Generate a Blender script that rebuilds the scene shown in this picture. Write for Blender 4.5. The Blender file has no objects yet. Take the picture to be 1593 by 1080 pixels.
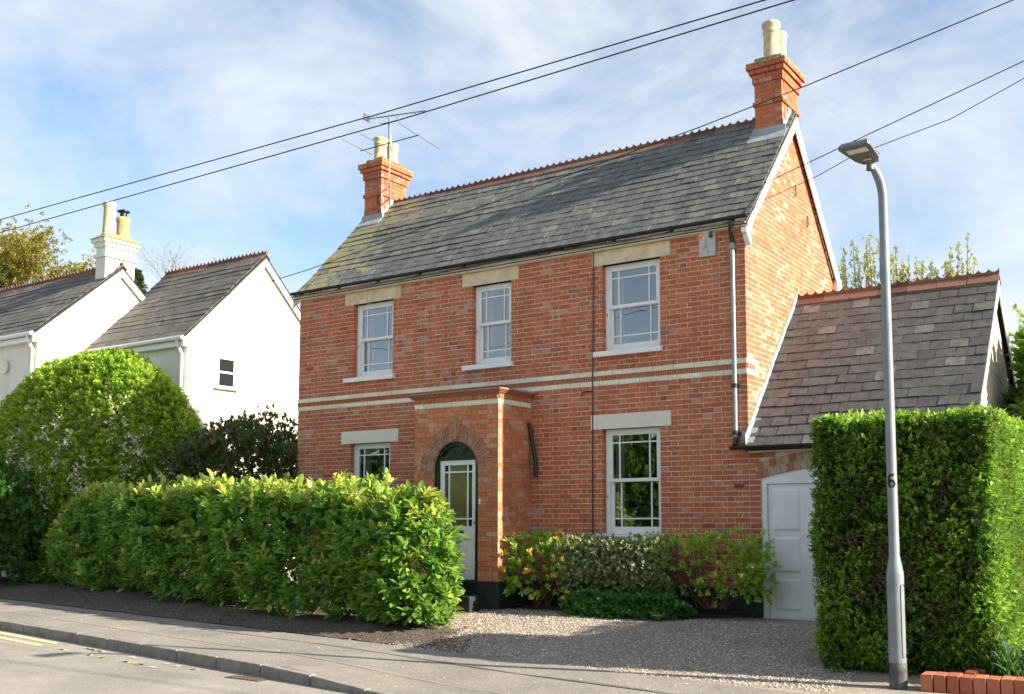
import bpy, bmesh, math, random
import numpy as np
from mathutils import Vector, Matrix, Quaternion
R_ = random.Random(7)
NR = np.random.default_rng(11)
scene = bpy.context.scene
COL = scene.collection

# ------------------------------------------------------------------ camera
W_PX = 1593.0
cam_d = bpy.data.cameras.new('camera')
cam = bpy.data.objects.new('camera', cam_d); COL.objects.link(cam)
CAM = Vector((5.368, -12.881, 1.474))
yaw, pit, rol = -0.54187, 0.08856, -0.00614
F = Vector((math.sin(yaw)*math.cos(pit), math.cos(yaw)*math.cos(pit), math.sin(pit)))
Rt = F.cross(Vector((0, 0, 1))).normalized(); Up = Rt.cross(F)
R2 = Rt*math.cos(rol)+Up*math.sin(rol); U2 = -Rt*math.sin(rol)+Up*math.cos(rol)
cam.matrix_world = Matrix(((R2.x, U2.x, -F.x, CAM.x), (R2.y, U2.y, -F.y, CAM.y), (R2.z, U2.z, -F.z, CAM.z), (0, 0, 0, 1)))
cam_d.sensor_fit = 'HORIZONTAL'; cam_d.sensor_width = 36.0
cam_d.lens = 36.0*1516.89/W_PX
cam_d.shift_x = -144.23/W_PX; cam_d.shift_y = 123.83/W_PX
cam_d.clip_start = 0.1; cam_d.clip_end = 2000
scene.camera = cam

# ------------------------------------------------------------------ world, sun, exposure
SUN = Vector((1.0, 0.185, 0.52)).normalized()
world = bpy.data.worlds.new('World'); scene.world = world; world.use_nodes = True
nt = world.node_tree; nt.nodes.clear()
def wn(t, **kw):
    n = nt.nodes.new(t)
    for k, v in kw.items(): setattr(n, k, v)
    return n
out = wn('ShaderNodeOutputWorld'); bg = wn('ShaderNodeBackground'); bg.inputs['Strength'].default_value = 0.12
sky = wn('ShaderNodeTexSky', sky_type='NISHITA', sun_disc=False)
sky.sun_elevation = math.asin(SUN.z); sky.sun_rotation = math.atan2(SUN.x, SUN.y)
sky.air_density = 1.0; sky.dust_density = 0.4; sky.ozone_density = 1.0
tc = wn('ShaderNodeTexCoord'); mp = wn('ShaderNodeMapping'); mp.inputs['Scale'].default_value = (1.3, 1.0, 2.6); mp.inputs['Location'].default_value = (0.35, 0.1, 0.2); mp.inputs['Rotation'].default_value = (0.0, 0.25, 0.5)
nz = wn('ShaderNodeTexNoise'); nz.inputs['Scale'].default_value = 2.3; nz.inputs['Detail'].default_value = 10; nz.inputs['Roughness'].default_value = 0.60; nz.inputs['Distortion'].default_value = 0.45
rp = wn('ShaderNodeValToRGB'); rp.color_ramp.elements[0].position = 0.38; rp.color_ramp.elements[1].position = 0.66
rp.color_ramp.elements[0].color = (0.10, 0.10, 0.10, 1); rp.color_ramp.elements[1].color = (0.92, 0.92, 0.92, 1)
mx = wn('ShaderNodeMix', data_type='RGBA'); mx.inputs[7].default_value = (2.35, 2.45, 2.55, 1)
nt.links.new(tc.outputs['Generated'], mp.inputs['Vector']); nt.links.new(mp.outputs[0], nz.inputs['Vector'])
nt.links.new(nz.outputs['Fac'], rp.inputs[0]); nt.links.new(rp.outputs[0], mx.inputs[0])
sm = wn('ShaderNodeMix', data_type='RGBA', blend_type='MULTIPLY'); sm.inputs[0].default_value = 1.0; sm.inputs[7].default_value = (0.50, 0.54, 0.56, 1)
nt.links.new(sky.outputs[0], sm.inputs[6]); nt.links.new(sm.outputs[2], mx.inputs[6]); nt.links.new(mx.outputs[2], bg.inputs[0]); nt.links.new(bg.outputs[0], out.inputs[0])
sun_d = bpy.data.lights.new('sun', 'SUN'); sun_d.energy = 4.0; sun_d.angle = math.radians(0.6); sun_d.color = (1.0, 0.90, 0.74)
sun = bpy.data.objects.new('sun', sun_d); COL.objects.link(sun); sun.rotation_euler = (-SUN).to_track_quat('-Z', 'Y').to_euler(); sun.location = (30, 6, 25)
vs = scene.view_settings; vs.view_transform = 'Standard'; vs.look = 'None'; vs.exposure = 1.78; vs.gamma = 1.0; vs.use_curve_mapping = False
scene.cycles.max_bounces = 6; scene.cycles.transparent_max_bounces = 12

# ------------------------------------------------------------------ materials
def nodes_of(name):
    m = bpy.data.materials.new(name); m.use_nodes = True
    t = m.node_tree; b = t.nodes['Principled BSDF']; return m, t, b
def lk(t, a, b): t.links.new(a, b)
def noise(t, scale, detail=4, coord='Object', rough=0.55, stretch=None):
    c = t.nodes.new('ShaderNodeTexCoord'); n = t.nodes.new('ShaderNodeTexNoise')
    if coord == 'World':
        g = t.nodes.new('ShaderNodeNewGeometry'); src = g.outputs['Position']
    else: src = c.outputs[coord]
    if stretch:
        m = t.nodes.new('ShaderNodeMapping'); m.inputs['Scale'].default_value = stretch; lk(t, src, m.inputs['Vector']); src = m.outputs[0]
    lk(t, src, n.inputs['Vector'])
    n.inputs['Scale'].default_value = scale; n.inputs['Detail'].default_value = detail; n.inputs['Roughness'].default_value = rough
    return n
def ramp(t, fac, stops, interp='LINEAR'):
    r = t.nodes.new('ShaderNodeValToRGB'); cr = r.color_ramp; cr.interpolation = interp
    while len(cr.elements) > 1: cr.elements.remove(cr.elements[-1])
    cr.elements[0].position = stops[0][0]; cr.elements[0].color = (*stops[0][1], 1)
    for p, c in stops[1:]:
        e = cr.elements.new(p); e.color = (*c, 1)
    lk(t, fac, r.inputs[0]); return r
def mixc(t, fac, a, b, mode='MIX'):
    m = t.nodes.new('ShaderNodeMix'); m.data_type = 'RGBA'; m.blend_type = mode
    for i, v in ((0, fac), (6, a), (7, b)):
        if isinstance(v, (int, float)): m.inputs[i].default_value = v
        elif isinstance(v, tuple): m.inputs[i].default_value = (*v, 1)
        else: lk(t, v, m.inputs[i])
    return m.outputs[2]
def bump(t, b, h, strength=0.3, dist=0.01):
    n = t.nodes.new('ShaderNodeBump'); n.inputs['Strength'].default_value = strength; n.inputs['Distance'].default_value = dist
    lk(t, h, n.inputs['Height']); lk(t, n.outputs[0], b.inputs['Normal'])
def grey(v): return (v, v, v)
def M(name, col, rough=0.7, var=0.15, vscale=6, bs=0, bscale=60, bdist=0.005, metal=0, spec=0.4, col2=None, coord='World'):
    m, t, b = nodes_of(name)
    n = noise(t, vscale, 5, coord)
    lo = tuple(c*(1-var) for c in col); hi = tuple(min(1, c*(1+var)) for c in (col2 or col))
    r = ramp(t, n.outputs['Fac'], [(0.3, lo), (0.7, hi)])
    lk(t, r.outputs[0], b.inputs['Base Color'])
    b.inputs['Roughness'].default_value = rough; b.inputs['Metallic'].default_value = metal; b.inputs['Specular IOR Level'].default_value = spec
    if bs:
        n2 = noise(t, bscale, 4, coord); bump(t, b, n2.outputs['Fac'], bs, bdist)
    return m
def tinted(name, stops, rough=0.85, var=0.2, vscale=25, bs=0.4, bscale=90, bdist=0.004, extra=None, interp='LINEAR', spec=0.3):
    m, t, b = nodes_of(name)
    a = t.nodes.new('ShaderNodeAttribute'); a.attribute_name = 'tint'
    r = ramp(t, a.outputs['Fac'], stops, interp)
    n = noise(t, vscale, 5, 'World')
    v = ramp(t, n.outputs['Fac'], [(0.25, grey(1-var)), (0.75, grey(1+var*0.6))])
    c = mixc(t, 1.0, r.outputs[0], v.outputs[0], 'MULTIPLY')
    if extra: c = extra(t, c)
    lk(t, c, b.inputs['Base Color']); b.inputs['Roughness'].default_value = rough; b.inputs['Specular IOR Level'].default_value = spec
    n2 = noise(t, bscale, 4, 'World'); bump(t, b, n2.outputs['Fac'], bs, bdist)
    return m
def leafmat(name, stops, rough=0.45, trans=0.35, tcol=(0.35, 0.5, 0.06), spec=0.4):
    m, t, b = nodes_of(name)
    a = t.nodes.new('ShaderNodeAttribute'); a.attribute_name = 'tint'
    r = ramp(t, a.outputs['Fac'], stops)
    lk(t, r.outputs[0], b.inputs['Base Color']); b.inputs['Roughness'].default_value = rough; b.inputs['Specular IOR Level'].default_value = spec
    tr = t.nodes.new('ShaderNodeBsdfTranslucent'); c = mixc(t, 0.55, r.outputs[0], tcol); lk(t, c, tr.inputs[0])
    ms = t.nodes.new('ShaderNodeMixShader'); ms.inputs[0].default_value = trans
    o = t.nodes['Material Output']; lk(t, b.outputs[0], ms.inputs[1]); lk(t, tr.outputs[0], ms.inputs[2]); lk(t, ms.outputs[0], o.inputs[0])
    return m
def glassmat(name, tint=(1, 1, 1), refl=0.20):
    m, t, b = nodes_of(name); t.nodes.remove(b)
    g = t.nodes.new('ShaderNodeBsdfGlossy'); g.inputs['Roughness'].default_value = 0.015; g.inputs[0].default_value = (0.95, 0.97, 1, 1)
    p = t.nodes.new('ShaderNodeBsdfTransparent'); p.inputs[0].default_value = (*tint, 1)
    lw = t.nodes.new('ShaderNodeLayerWeight'); lw.inputs[0].default_value = 0.35
    mt = t.nodes.new('ShaderNodeMath'); mt.operation = 'MULTIPLY_ADD'; mt.inputs[1].default_value = 0.8; mt.inputs[2].default_value = refl; mt.use_clamp = True
    lk(t, lw.outputs['Fresnel'], mt.inputs[0])
    n = noise(t, 3.0, 2, 'World'); bn = t.nodes.new('ShaderNodeBump'); bn.inputs['Strength'].default_value = 0.06; bn.inputs['Distance'].default_value = 0.02
    lk(t, n.outputs['Fac'], bn.inputs['Height']); lk(t, bn.outputs[0], g.inputs['Normal'])
    s = t.nodes.new('ShaderNodeMixShader'); lk(t, mt.outputs[0], s.inputs[0]); lk(t, p.outputs[0], s.inputs[1]); lk(t, g.outputs[0], s.inputs[2])
    lk(t, s.outputs[0], t.nodes['Material Output'].inputs[0]); return m

def weather(t, c):   # faint pale bloom and soot, irregular
    n = noise(t, 1.3, 6, 'World', 0.62)
    f = ramp(t, n.outputs['Fac'], [(0.55, grey(0)), (0.8, grey(0.35))])
    c = mixc(t, f.outputs[0], c, (0.50, 0.26, 0.165))
    n2 = noise(t, 2.0, 5, 'World', 0.65, (2.2, 2.2, .35)); f2 = ramp(t, n2.outputs['Fac'], [(0.48, grey(0)), (0.78, grey(0.55))])
    return mixc(t, f2.outputs[0], c, (0.24, 0.085, 0.048))
BRICK = [(0.0, (0.294, 0.089, 0.050)), (0.12, (0.412, 0.113, 0.056)), (0.35, (0.470, 0.137, 0.065)), (0.62, (0.529, 0.160, 0.076)), (0.76, (0.559, 0.187, 0.090)), (0.80, (0.490, 0.200, 0.123)), (0.90, (0.510, 0.273, 0.196)), (0.94, (0.441, 0.252, 0.190)), (0.97, (0.284, 0.147, 0.112)), (1.0, (0.500, 0.304, 0.230))]
m_brick = tinted('brick', BRICK, extra=weather)
PBR = [(0.0, (0.449, 0.155, 0.076)), (0.4, (0.554, 0.196, 0.091)), (0.8, (0.600, 0.244, 0.120)), (1.0, (0.581, 0.329, 0.237))]
m_pbrick = tinted('porch_brick', PBR, extra=weather)
m_arch = tinted('arch_brick', [(0, (0.33, 0.14, 0.085)), (0.6, (0.40, 0.19, 0.125)), (1, (0.42, 0.25, 0.18))])
m_mix = tinted('mixed_arch_brick', [(0, (0.38, 0.12, 0.06)), (0.5, (0.42, 0.20, 0.13)), (0.75, (0.5, 0.36, 0.24)), (1, (0.40, 0.30, 0.22))])
m_mortar = M('mortar', (0.66, 0.55, 0.42), 0.95, 0.25, 9, 0.5, 150, 0.004)
m_pmortar = M('porch_mortar', (0.52, 0.33, 0.21), 0.95, 0.25, 9, 0.5, 150, 0.004)
m_cream = tinted('cream_brick', [(0, (0.710, 0.615, 0.447)), (1, (0.806, 0.793, 0.625))])
m_stone = M('sandstone', (0.66, 0.54, 0.36), 0.9, 0.22, 5, 0.4, 80, 0.006)
m_paintst = M('painted_stone', (0.72, 0.68, 0.57), 0.8, 0.06, 4, 0.2, 60, 0.003)
m_white = M('white_paint', (0.80, 0.80, 0.78), 0.4, 0.04, 5, 0.1, 40, 0.002, spec=0.5)
m_greyw = M('white_metal_paint', (0.80, 0.81, 0.81), 0.5, 0.08, 3, 0.15, 30, 0.003, spec=0.5)
m_creamp = M('cream_paint', (0.78, 0.72, 0.56), 0.6, 0.1, 4, 0.1, 40, 0.002)
m_black = M('black_plastic', (0.012, 0.013, 0.016), 0.35, 0.2, 8, spec=0.5)
m_plinth = M('black_bitumen_paint', (0.020, 0.023, 0.028), 0.6, 0.4, 5, 0.5, 40, 0.008)
m_green = M('dark_green_paint', (0.006, 0.018, 0.012), 0.3, 0.2, 6, spec=0.5)
m_lead = M('lead', (0.30, 0.32, 0.34), 0.6, 0.2, 7, 0.3, 30, 0.006, spec=0.4)
m_galv = M('galvanised_steel', (0.26, 0.30, 0.33), 0.45, 0.2, 10, 0.1, 60, 0.002, metal=0.35)
m_column = M('grey_column_paint', (0.20, 0.225, 0.24), 0.5, 0.12, 6, 0.15, 40, 0.002, metal=0.1)
m_colbase = M('dark_column_base', (0.09, 0.09, 0.09), 0.85, 0.5, 14, 0.4, 60, 0.004)
m_ridge = tinted('terracotta_ridge', [(0, (0.122, 0.061, 0.048)), (0.6, (0.178, 0.081, 0.057)), (1, (0.220, 0.122, 0.085))])
m_pot = M('buff_clay_pot', (0.50, 0.41, 0.26), 0.85, 0.25, 9, 0.3, 60, 0.004)
m_potr = M('orange_clay_pot', (0.52, 0.33, 0.17), 0.85, 0.25, 9, 0.3, 60, 0.004)
m_cap = M('mossy_mortar_cap', (0.20, 0.17, 0.12), 0.95, 0.3, 14, 0.6, 60, 0.01, col2=(0.34, 0.28, 0.10))
m_wire = M('black_cable', (0.015, 0.016, 0.02), 0.6, 0.1)
m_alu = M('aerial_aluminium', (0.09, 0.09, 0.095), 0.5, 0.2, 20, metal=0.3)
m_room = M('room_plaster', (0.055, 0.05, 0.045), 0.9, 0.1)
m_blind = M('curtain_cloth', (0.55, 0.53, 0.48), 0.9, 0.1, 12)
m_obscure = M('obscured_amber_glass', (0.16, 0.13, 0.055), 0.22, 0.2, 3, 0.1, 30, spec=0.6)
m_cobalt = M('blue_leaded_glass', (0.012, 0.02, 0.07), 0.15, 0.2, 3, spec=0.7)
m_npane = M('dark_window_pane', (0.012, 0.013, 0.014), 0.3, 0.2, spec=0.2)
m_fan = M('dark_fanlight_glass', (0.05, 0.06, 0.045), 0.12, 0.3, 3, spec=0.7)
m_glass = glassmat('window_glass')
m_orange = M('orange_lens', (0.75, 0.30, 0.04), 0.3, 0.1, spec=0.6)
m_alarm = M('alarm_plastic', (0.50, 0.50, 0.49), 0.45, 0.06, spec=0.5)
def lichen(t, c):
    g = t.nodes.new('ShaderNodeNewGeometry'); s = t.nodes.new('ShaderNodeSeparateXYZ'); lk(t, g.outputs['Position'], s.inputs[0])
    mr = t.nodes.new('ShaderNodeMapRange'); mr.inputs[1].default_value = -8.9; mr.inputs[2].default_value = -6.0; mr.inputs[3].default_value = 0.17; mr.inputs[4].default_value = -0.13
    lk(t, s.outputs[0], mr.inputs[0])
    n = noise(t, 2.6, 8, 'World', 0.72)
    ad = t.nodes.new('ShaderNodeMath'); ad.operation = 'ADD'; lk(t, n.outputs['Fac'], ad.inputs[0]); lk(t, mr.outputs[0], ad.inputs[1])
    f = ramp(t, ad.outputs[0], [(0.57, grey(0)), (0.66, grey(0.8))])
    n3 = noise(t, 9, 3, 'World'); lc = ramp(t, n3.outputs['Fac'], [(0.35, (0.22, 0.22, 0.15)), (0.55, (0.30, 0.26, 0.10)), (0.7, (0.42, 0.30, 0.06))])
    c = mixc(t, f.outputs[0], c, lc.outputs[0])
    n5 = noise(t, 2.2, 5, 'World', 0.6, (3.0, .55, .55)); f5 = ramp(t, n5.outputs['Fac'], [(0.42, grey(0)), (0.7, grey(0.45))]); c = mixc(t, f5.outputs[0], c, (0.20, 0.195, 0.16))
    n4 = noise(t, 14, 4, 'World'); f2 = ramp(t, n4.outputs['Fac'], [(0.62, grey(0)), (0.72, grey(0.4))])
    return mixc(t, f2.outputs[0], c, (0.27, 0.26, 0.21))
m_slate = tinted('slate', [(0, (0.075, 0.080, 0.078)), (0.5, (0.105, 0.110, 0.102)), (0.85, (0.135, 0.138, 0.122)), (1.0, (0.185, 0.182, 0.155))], rough=0.6, var=0.45, vscale=11, extra=lichen, spec=0.4)
def brown_stain(t, c):
    n = noise(t, 3.5, 6, 'World', 0.65); f = ramp(t, n.outputs['Fac'], [(0.45, grey(0)), (0.7, grey(0.6))])
    return mixc(t, f.outputs[0], c, (0.085, 0.072, 0.062))
m_gslate = tinted('brown_slate', [(0, (0.065, 0.064, 0.065)), (0.45, (0.086, 0.085, 0.083)), (0.8, (0.107, 0.106, 0.101)), (0.9, (0.146, 0.143, 0.134)), (1.0, (0.189, 0.184, 0.176))], rough=0.65, var=0.45, vscale=10, extra=brown_stain, spec=0.4)
m_deck = M('roof_underlay', (0.03, 0.03, 0.032), 0.9, 0.1)
m_nslate = tinted('neighbour_slate', [(0, (0.075, 0.07, 0.065)), (0.6, (0.12, 0.112, 0.10)), (1, (0.17, 0.155, 0.13))], rough=0.7, var=0.25, vscale=14)
def whitewash():
    m, t, b = nodes_of('white_painted_brickwork')
    tcn = t.nodes.new('ShaderNodeTexCoord'); sp = t.nodes.new('ShaderNodeSeparateXYZ'); lk(t, tcn.outputs['Object'], sp.inputs[0])
    ad = t.nodes.new('ShaderNodeMath'); lk(t, sp.outputs[0], ad.inputs[0]); lk(t, sp.outputs[1], ad.inputs[1])
    cb = t.nodes.new('ShaderNodeCombineXYZ'); lk(t, ad.outputs[0], cb.inputs[0]); lk(t, sp.outputs[2], cb.inputs[1])
    br = t.nodes.new('ShaderNodeTexBrick'); br.inputs['Scale'].default_value = 1.0; br.inputs['Mortar Size'].default_value = 0.006; br.inputs['Brick Width'].default_value = 0.23; br.inputs['Row Height'].default_value = 0.076; br.inputs['Mortar Smooth'].default_value = 0.4
    lk(t, cb.outputs[0], br.inputs['Vector'])
    n = noise(t, 2.2, 5, 'World'); c = ramp(t, n.outputs['Fac'], [(0.3, (0.72, 0.69, 0.59)), (0.7, (0.82, 0.79, 0.69))])
    n7 = noise(t, 1.6, 6, 'World', 0.65, (1.5, 1.5, .3)); f7 = ramp(t, n7.outputs['Fac'], [(0.5, grey(0)), (0.75, grey(0.5))]); cc = mixc(t, f7.outputs[0], c.outputs[0], (0.56, 0.53, 0.43))
    lk(t, cc, b.inputs['Base Color']); b.inputs['Roughness'].default_value = 0.75
    iv = t.nodes.new('ShaderNodeInvert'); lk(t, br.outputs['Fac'], iv.inputs['Color'])
    bump(t, b, iv.outputs[0], 0.5, 0.012); return m
m_wash = whitewash()
def asphalt(name, a, b_, patch, sc=1.0):
    m, t, b = nodes_of(name)
    n = noise(t, 140*sc, 3, 'World', 0.7); r = ramp(t, n.outputs['Fac'], [(0.3, a), (0.5, tuple((x+y)/2 for x, y in zip(a, b_))), (0.72, b_)])
    n2 = noise(t, 0.9, 8, 'World', 0.68); r2 = ramp(t, n2.outputs['Fac'], [(0.28, grey(0.66)), (0.72, grey(1.18))])
    c = mixc(t, 1.0, r.outputs[0], r2.outputs[0], 'MULTIPLY')
    n3 = noise(t, 0.5, 4, 'World', 0.7, (0.5, 2.2, 1)); f = ramp(t, n3.outputs['Fac'], [(0.52, grey(0)), (0.72, grey(0.5))])
    c = mixc(t, f.outputs[0], c, patch)
    vo = t.nodes.new('ShaderNodeTexVoronoi'); vo.inputs['Scale'].default_value = 22*sc; g = t.nodes.new('ShaderNodeNewGeometry'); lk(t, g.outputs['Position'], vo.inputs['Vector'])
    fs = ramp(t, vo.outputs['Distance'], [(0.06, grey(0.7)), (0.13, grey(0))])
    c = mixc(t, fs.outputs[0], c, (0.55, 0.5, 0.42))
    n6 = noise(t, 30*sc, 4, 'World', 0.7); r6 = ramp(t, n6.outputs['Fac'], [(0.32, grey(0.72)), (0.68, grey(1.2))]); c = mixc(t, 1.0, c, r6.outputs[0], 'MULTIPLY')
    lk(t, c, b.inputs['Base Color']); b.inputs['Roughness'].default_value = 0.9; bump(t, b, n.outputs['Fac'], 0.6, 0.006); return m
m_road = asphalt('road_asphalt', (0.20, 0.185, 0.16), (0.34, 0.315, 0.27), (0.32, 0.29, 0.24))
m_pave = asphalt('pavement_tarmac', (0.18, 0.165, 0.145), (0.30, 0.275, 0.24), (0.27, 0.235, 0.19))
m_gravel = asphalt('gravel_bed', (0.20, 0.17, 0.135), (0.46, 0.40, 0.33), (0.27, 0.23, 0.18), 0.5)
m_stones = tinted('gravel_stone', [(0, (0.195, 0.156, 0.126)), (0.5, (0.364, 0.312, 0.258)), (0.85, (0.546, 0.475, 0.396)), (1, (0.715, 0.625, 0.540))], bs=0.2)
m_soil = asphalt('dark_soil', (0.030, 0.022, 0.016), (0.14, 0.11, 0.08), (0.075, 0.055, 0.038), 0.4)
m_kerb = M('concrete_kerb', (0.22, 0.205, 0.18), 0.9, 0.25, 7, 0.6, 90, 0.006)
m_yellow = M('worn_yellow_paint', (0.62, 0.50, 0.22), 0.8, 0.3, 16, 0.4, 90, 0.003, col2=(0.7, 0.58, 0.3))
m_yworn = M('faded_yellow_paint', (0.42, 0.37, 0.25), 0.9, 0.25, 16, 0.4, 90, 0.003)
m_rust = M('rusty_iron', (0.085, 0.055, 0.035), 0.85, 0.4, 25, 0.5, 60, 0.004)
m_ground = M('ground_grass', (0.06, 0.09, 0.03), 0.95, 0.3, 2, 0.4, 8, 0.03)
m_edge = tinted('edging_brick', [(0, (0.32, 0.095, 0.05)), (1, (0.46, 0.17, 0.10))])
m_bark = M('bark', (0.085, 0.062, 0.043), 0.95, 0.4, 14, 0.6, 40, 0.01)
m_twig = M('red_brown_twig', (0.12, 0.06, 0.04), 0.9, 0.3, 14)
m_lens = M('lamp_lens', (0.75, 0.73, 0.66), 0.25, 0.05, spec=0.6)
m_headp = M('lamp_head_grey', (0.13, 0.135, 0.14), 0.5, 0.1, spec=0.5)
m_digit = M('black_stencil_paint', (0.012, 0.012, 0.012), 0.7, 0.1)
m_laurel = leafmat('laurel_leaf', [(0, (0.065, 0.165, 0.032)), (0.5, (0.140, 0.318, 0.052)), (0.85, (0.293, 0.470, 0.073)), (1, (0.634, 0.619, 0.143))], 0.33, 0.38, (0.40, 0.55, 0.06), 0.5)
m_box = leafmat('box_leaf', [(0, (0.052, 0.097, 0.028)), (0.45, (0.109, 0.223, 0.040)), (0.8, (0.256, 0.491, 0.057)), (1, (0.474, 0.714, 0.099))], 0.4, 0.35, (0.35, 0.52, 0.05))
m_bush = leafmat('spring_leaf', [(0, (0.140, 0.258, 0.029)), (0.5, (0.299, 0.490, 0.047)), (1, (0.596, 0.708, 0.084))], 0.5, 0.42, (0.45, 0.60, 0.06))
m_dark = leafmat('dark_evergreen_leaf', [(0, (0.042, 0.075, 0.029)), (0.7, (0.108, 0.165, 0.053)), (1, (0.468, 0.165, 0.101))], 0.35, 0.2, (0.2, 0.25, 0.06))
m_azalea = leafmat('azalea_leaf', [(0, (0.133, 0.275, 0.041)), (0.6, (0.284, 0.517, 0.066)), (1, (0.568, 0.743, 0.119))], 0.5, 0.35)
m_varieg = leafmat('variegated_leaf', [(0, (0.146, 0.200, 0.082)), (0.6, (0.309, 0.364, 0.182)), (1, (0.655, 0.655, 0.400))], 0.5, 0.25, (0.4, 0.45, 0.2))
m_cover = leafmat('cranesbill_leaf', [(0, (0.032, 0.117, 0.029)), (1, (0.090, 0.288, 0.054))], 0.55, 0.3)
m_ivy = leafmat('climber_leaf', [(0, (0.034, 0.102, 0.024)), (0.7, (0.085, 0.221, 0.037)), (1, (0.187, 0.340, 0.068))], 0.35, 0.35)
m_gold = leafmat('golden_leaf', [(0, (0.125, 0.138, 0.025)), (1, (0.350, 0.300, 0.056))], 0.5, 0.4, (0.6, 0.5, 0.08))
m_poplar = leafmat('poplar_leaf', [(0, (0.152, 0.180, 0.064)), (1, (0.342, 0.361, 0.192))], 0.5, 0.5, (0.7, 0.7, 0.2))
m_pine = leafmat('pine_needle', [(0, (0.022, 0.053, 0.022)), (1, (0.060, 0.112, 0.045))], 0.6, 0.15)
m_petal = leafmat('white_petal', [(0, (0.694, 0.648, 0.522)), (1, (0.900, 0.864, 0.722))], 0.6, 0.3, (0.8, 0.8, 0.7))
m_yflower = leafmat('yellow_petal', [(0, (0.85, 0.55, 0.05)), (1, (0.92, 0.76, 0.16))], 0.6, 0.3, (0.9, 0.6, 0.05))
m_bluebell = leafmat('bluebell_petal', [(0, (0.10, 0.09, 0.40)), (1, (0.2, 0.2, 0.55))], 0.6, 0.3, (0.2, 0.2, 0.6))

# ------------------------------------------------------------------ mesh helpers
class MB:
    def __init__(s): s.v = []; s.f = []; s.t = []
    def box(s, a, b, tint=None, j=0.0):
        x0, y0, z0 = a; x1, y1, z1 = b
        P = [(x0, y0, z0), (x1, y0, z0), (x1, y1, z0), (x0, y1, z0), (x0, y0, z1), (x1, y0, z1), (x1, y1, z1), (x0, y1, z1)]
        if j: P = [tuple(c+R_.uniform(-j, j) for c in p) for p in P]
        s.hexa(P, tint)
    def hexa(s, P, tint=None):
        n = len(s.v); s.v += [tuple(p) for p in P]
        for q in ((0, 3, 2, 1), (4, 5, 6, 7), (0, 1, 5, 4), (1, 2, 6, 5), (2, 3, 7, 6), (3, 0, 4, 7)):
            s.f.append(tuple(n+i for i in q)); s.t.append(R_.random() if tint is None else tint)
    def frame_box(s, o, ax, ay, az, tint=None):
        o, ax, ay, az = Vector(o), Vector(ax), Vector(ay), Vector(az)
        s.hexa([o, o+ax, o+ax+ay, o+ay, o+az, o+ax+az, o+ax+ay+az, o+ay+az], tint)
    def poly(s, pts, tint=0.5):
        n = len(s.v); s.v += [tuple(p) for p in pts]; s.f.append(tuple(range(n, n+len(pts)))); s.t.append(tint)
    def prism(s, pts, d, tint=0.5):
        d = Vector(d); n = len(s.v); k = len(pts); P = [Vector(p) for p in pts]
        s.v += [tuple(p) for p in P]+[tuple(p+d) for p in P]
        s.f.append(tuple(range(n+k-1, n-1, -1))); s.f.append(tuple(range(n+k, n+2*k)))
        for i in range(k):
            i2 = (i+1) % k; s.f.append((n+i, n+i2, n+k+i2, n+k+i))
        s.t += [tint]*(k+2)
    def tube(s, pts, r, seg=8, caps=True, tint=0.5):
        pts = [Vector(p) for p in pts]; n0 = len(s.v); rr = r if isinstance(r, (list, tuple)) else [r]*len(pts)
        prev = None
        for i, p in enumerate(pts):
            d = (pts[min(i+1, len(pts)-1)]-pts[max(i-1, 0)]).normalized()
            if prev is None:
                a = d.orthogonal().normalized()
            else:
                a = (prev-d*prev.dot(d))
                a = a.normalized() if a.length > 1e-6 else d.orthogonal().normalized()
            prev = a; b = d.cross(a)
            for k in range(seg):
                t = 2*math.pi*k/seg; s.v.append(tuple(p+(a*math.cos(t)+b*math.sin(t))*rr[i]))
        for i in range(len(pts)-1):
            for k in range(seg):
                k2 = (k+1) % seg; s.f.append((n0+i*seg+k, n0+i*seg+k2, n0+(i+1)*seg+k2, n0+(i+1)*seg+k)); s.t.append(tint)
        if caps:
            s.f.append(tuple(n0+k for k in range(seg-1, -1, -1))); e = n0+(len(pts)-1)*seg; s.f.append(tuple(e+k for k in range(seg))); s.t += [tint, tint]
    def lathe(s, c, prof, seg=18, tint=0.5):
        s.tube([(c[0], c[1], c[2]+z) for r, z in prof], [max(r, 0.001) for r, z in prof], seg, True, tint)
    def build(s, name, mat, parent=None, smooth=False, bevel=0, kind=None, label=None):
        me = bpy.data.meshes.new(name); me.from_pydata(s.v, [], s.f); me.update()
        a = me.attributes.new('tint', 'FLOAT', 'FACE'); a.data.foreach_set('value', s.t)
        return finish(me, name, mat, parent, smooth, bevel, kind, label)
def finish(me, name, mat, parent=None, smooth=False, bevel=0, kind=None, label=None):
    if mat: me.materials.append(mat)
    if smooth:
        me.polygons.foreach_set('use_smooth', [True]*len(me.polygons))
        try: me.set_sharp_from_angle(angle=math.radians(40))
        except Exception: pass
    o = bpy.data.objects.new(name, me); COL.objects.link(o)
    if parent is not None: adopt(o, parent)
    if bevel:
        b = o.modifiers.new('bevel', 'BEVEL'); b.width = bevel; b.segments = 2; b.limit_method = 'ANGLE'; b.angle_limit = math.radians(35)
    if kind: o['kind'] = kind
    if label: o['label'] = label
    return o
def adopt(o, parent):
    o.parent = parent
    if parent.type == 'EMPTY': o.matrix_parent_inverse = Matrix.Translation(-Vector(parent.location))
def thing(name, loc, label, cat, group=None):
    o = bpy.data.objects.new(name, None); o.empty_display_size = 0.3; COL.objects.link(o); o.location = loc
    return tag(o, label, cat, group)
def tag(o, label, cat, group=None):
    o['label'] = label; o['category'] = cat
    if group: o['group'] = group
    return o
def structure(o): o['kind'] = 'structure'; return o
def ubox(name, a, b, mat, parent, bevel=0, **kw):
    m = MB(); m.box(a, b); return m.build(name, mat, parent, bevel=bevel, **kw)

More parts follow.
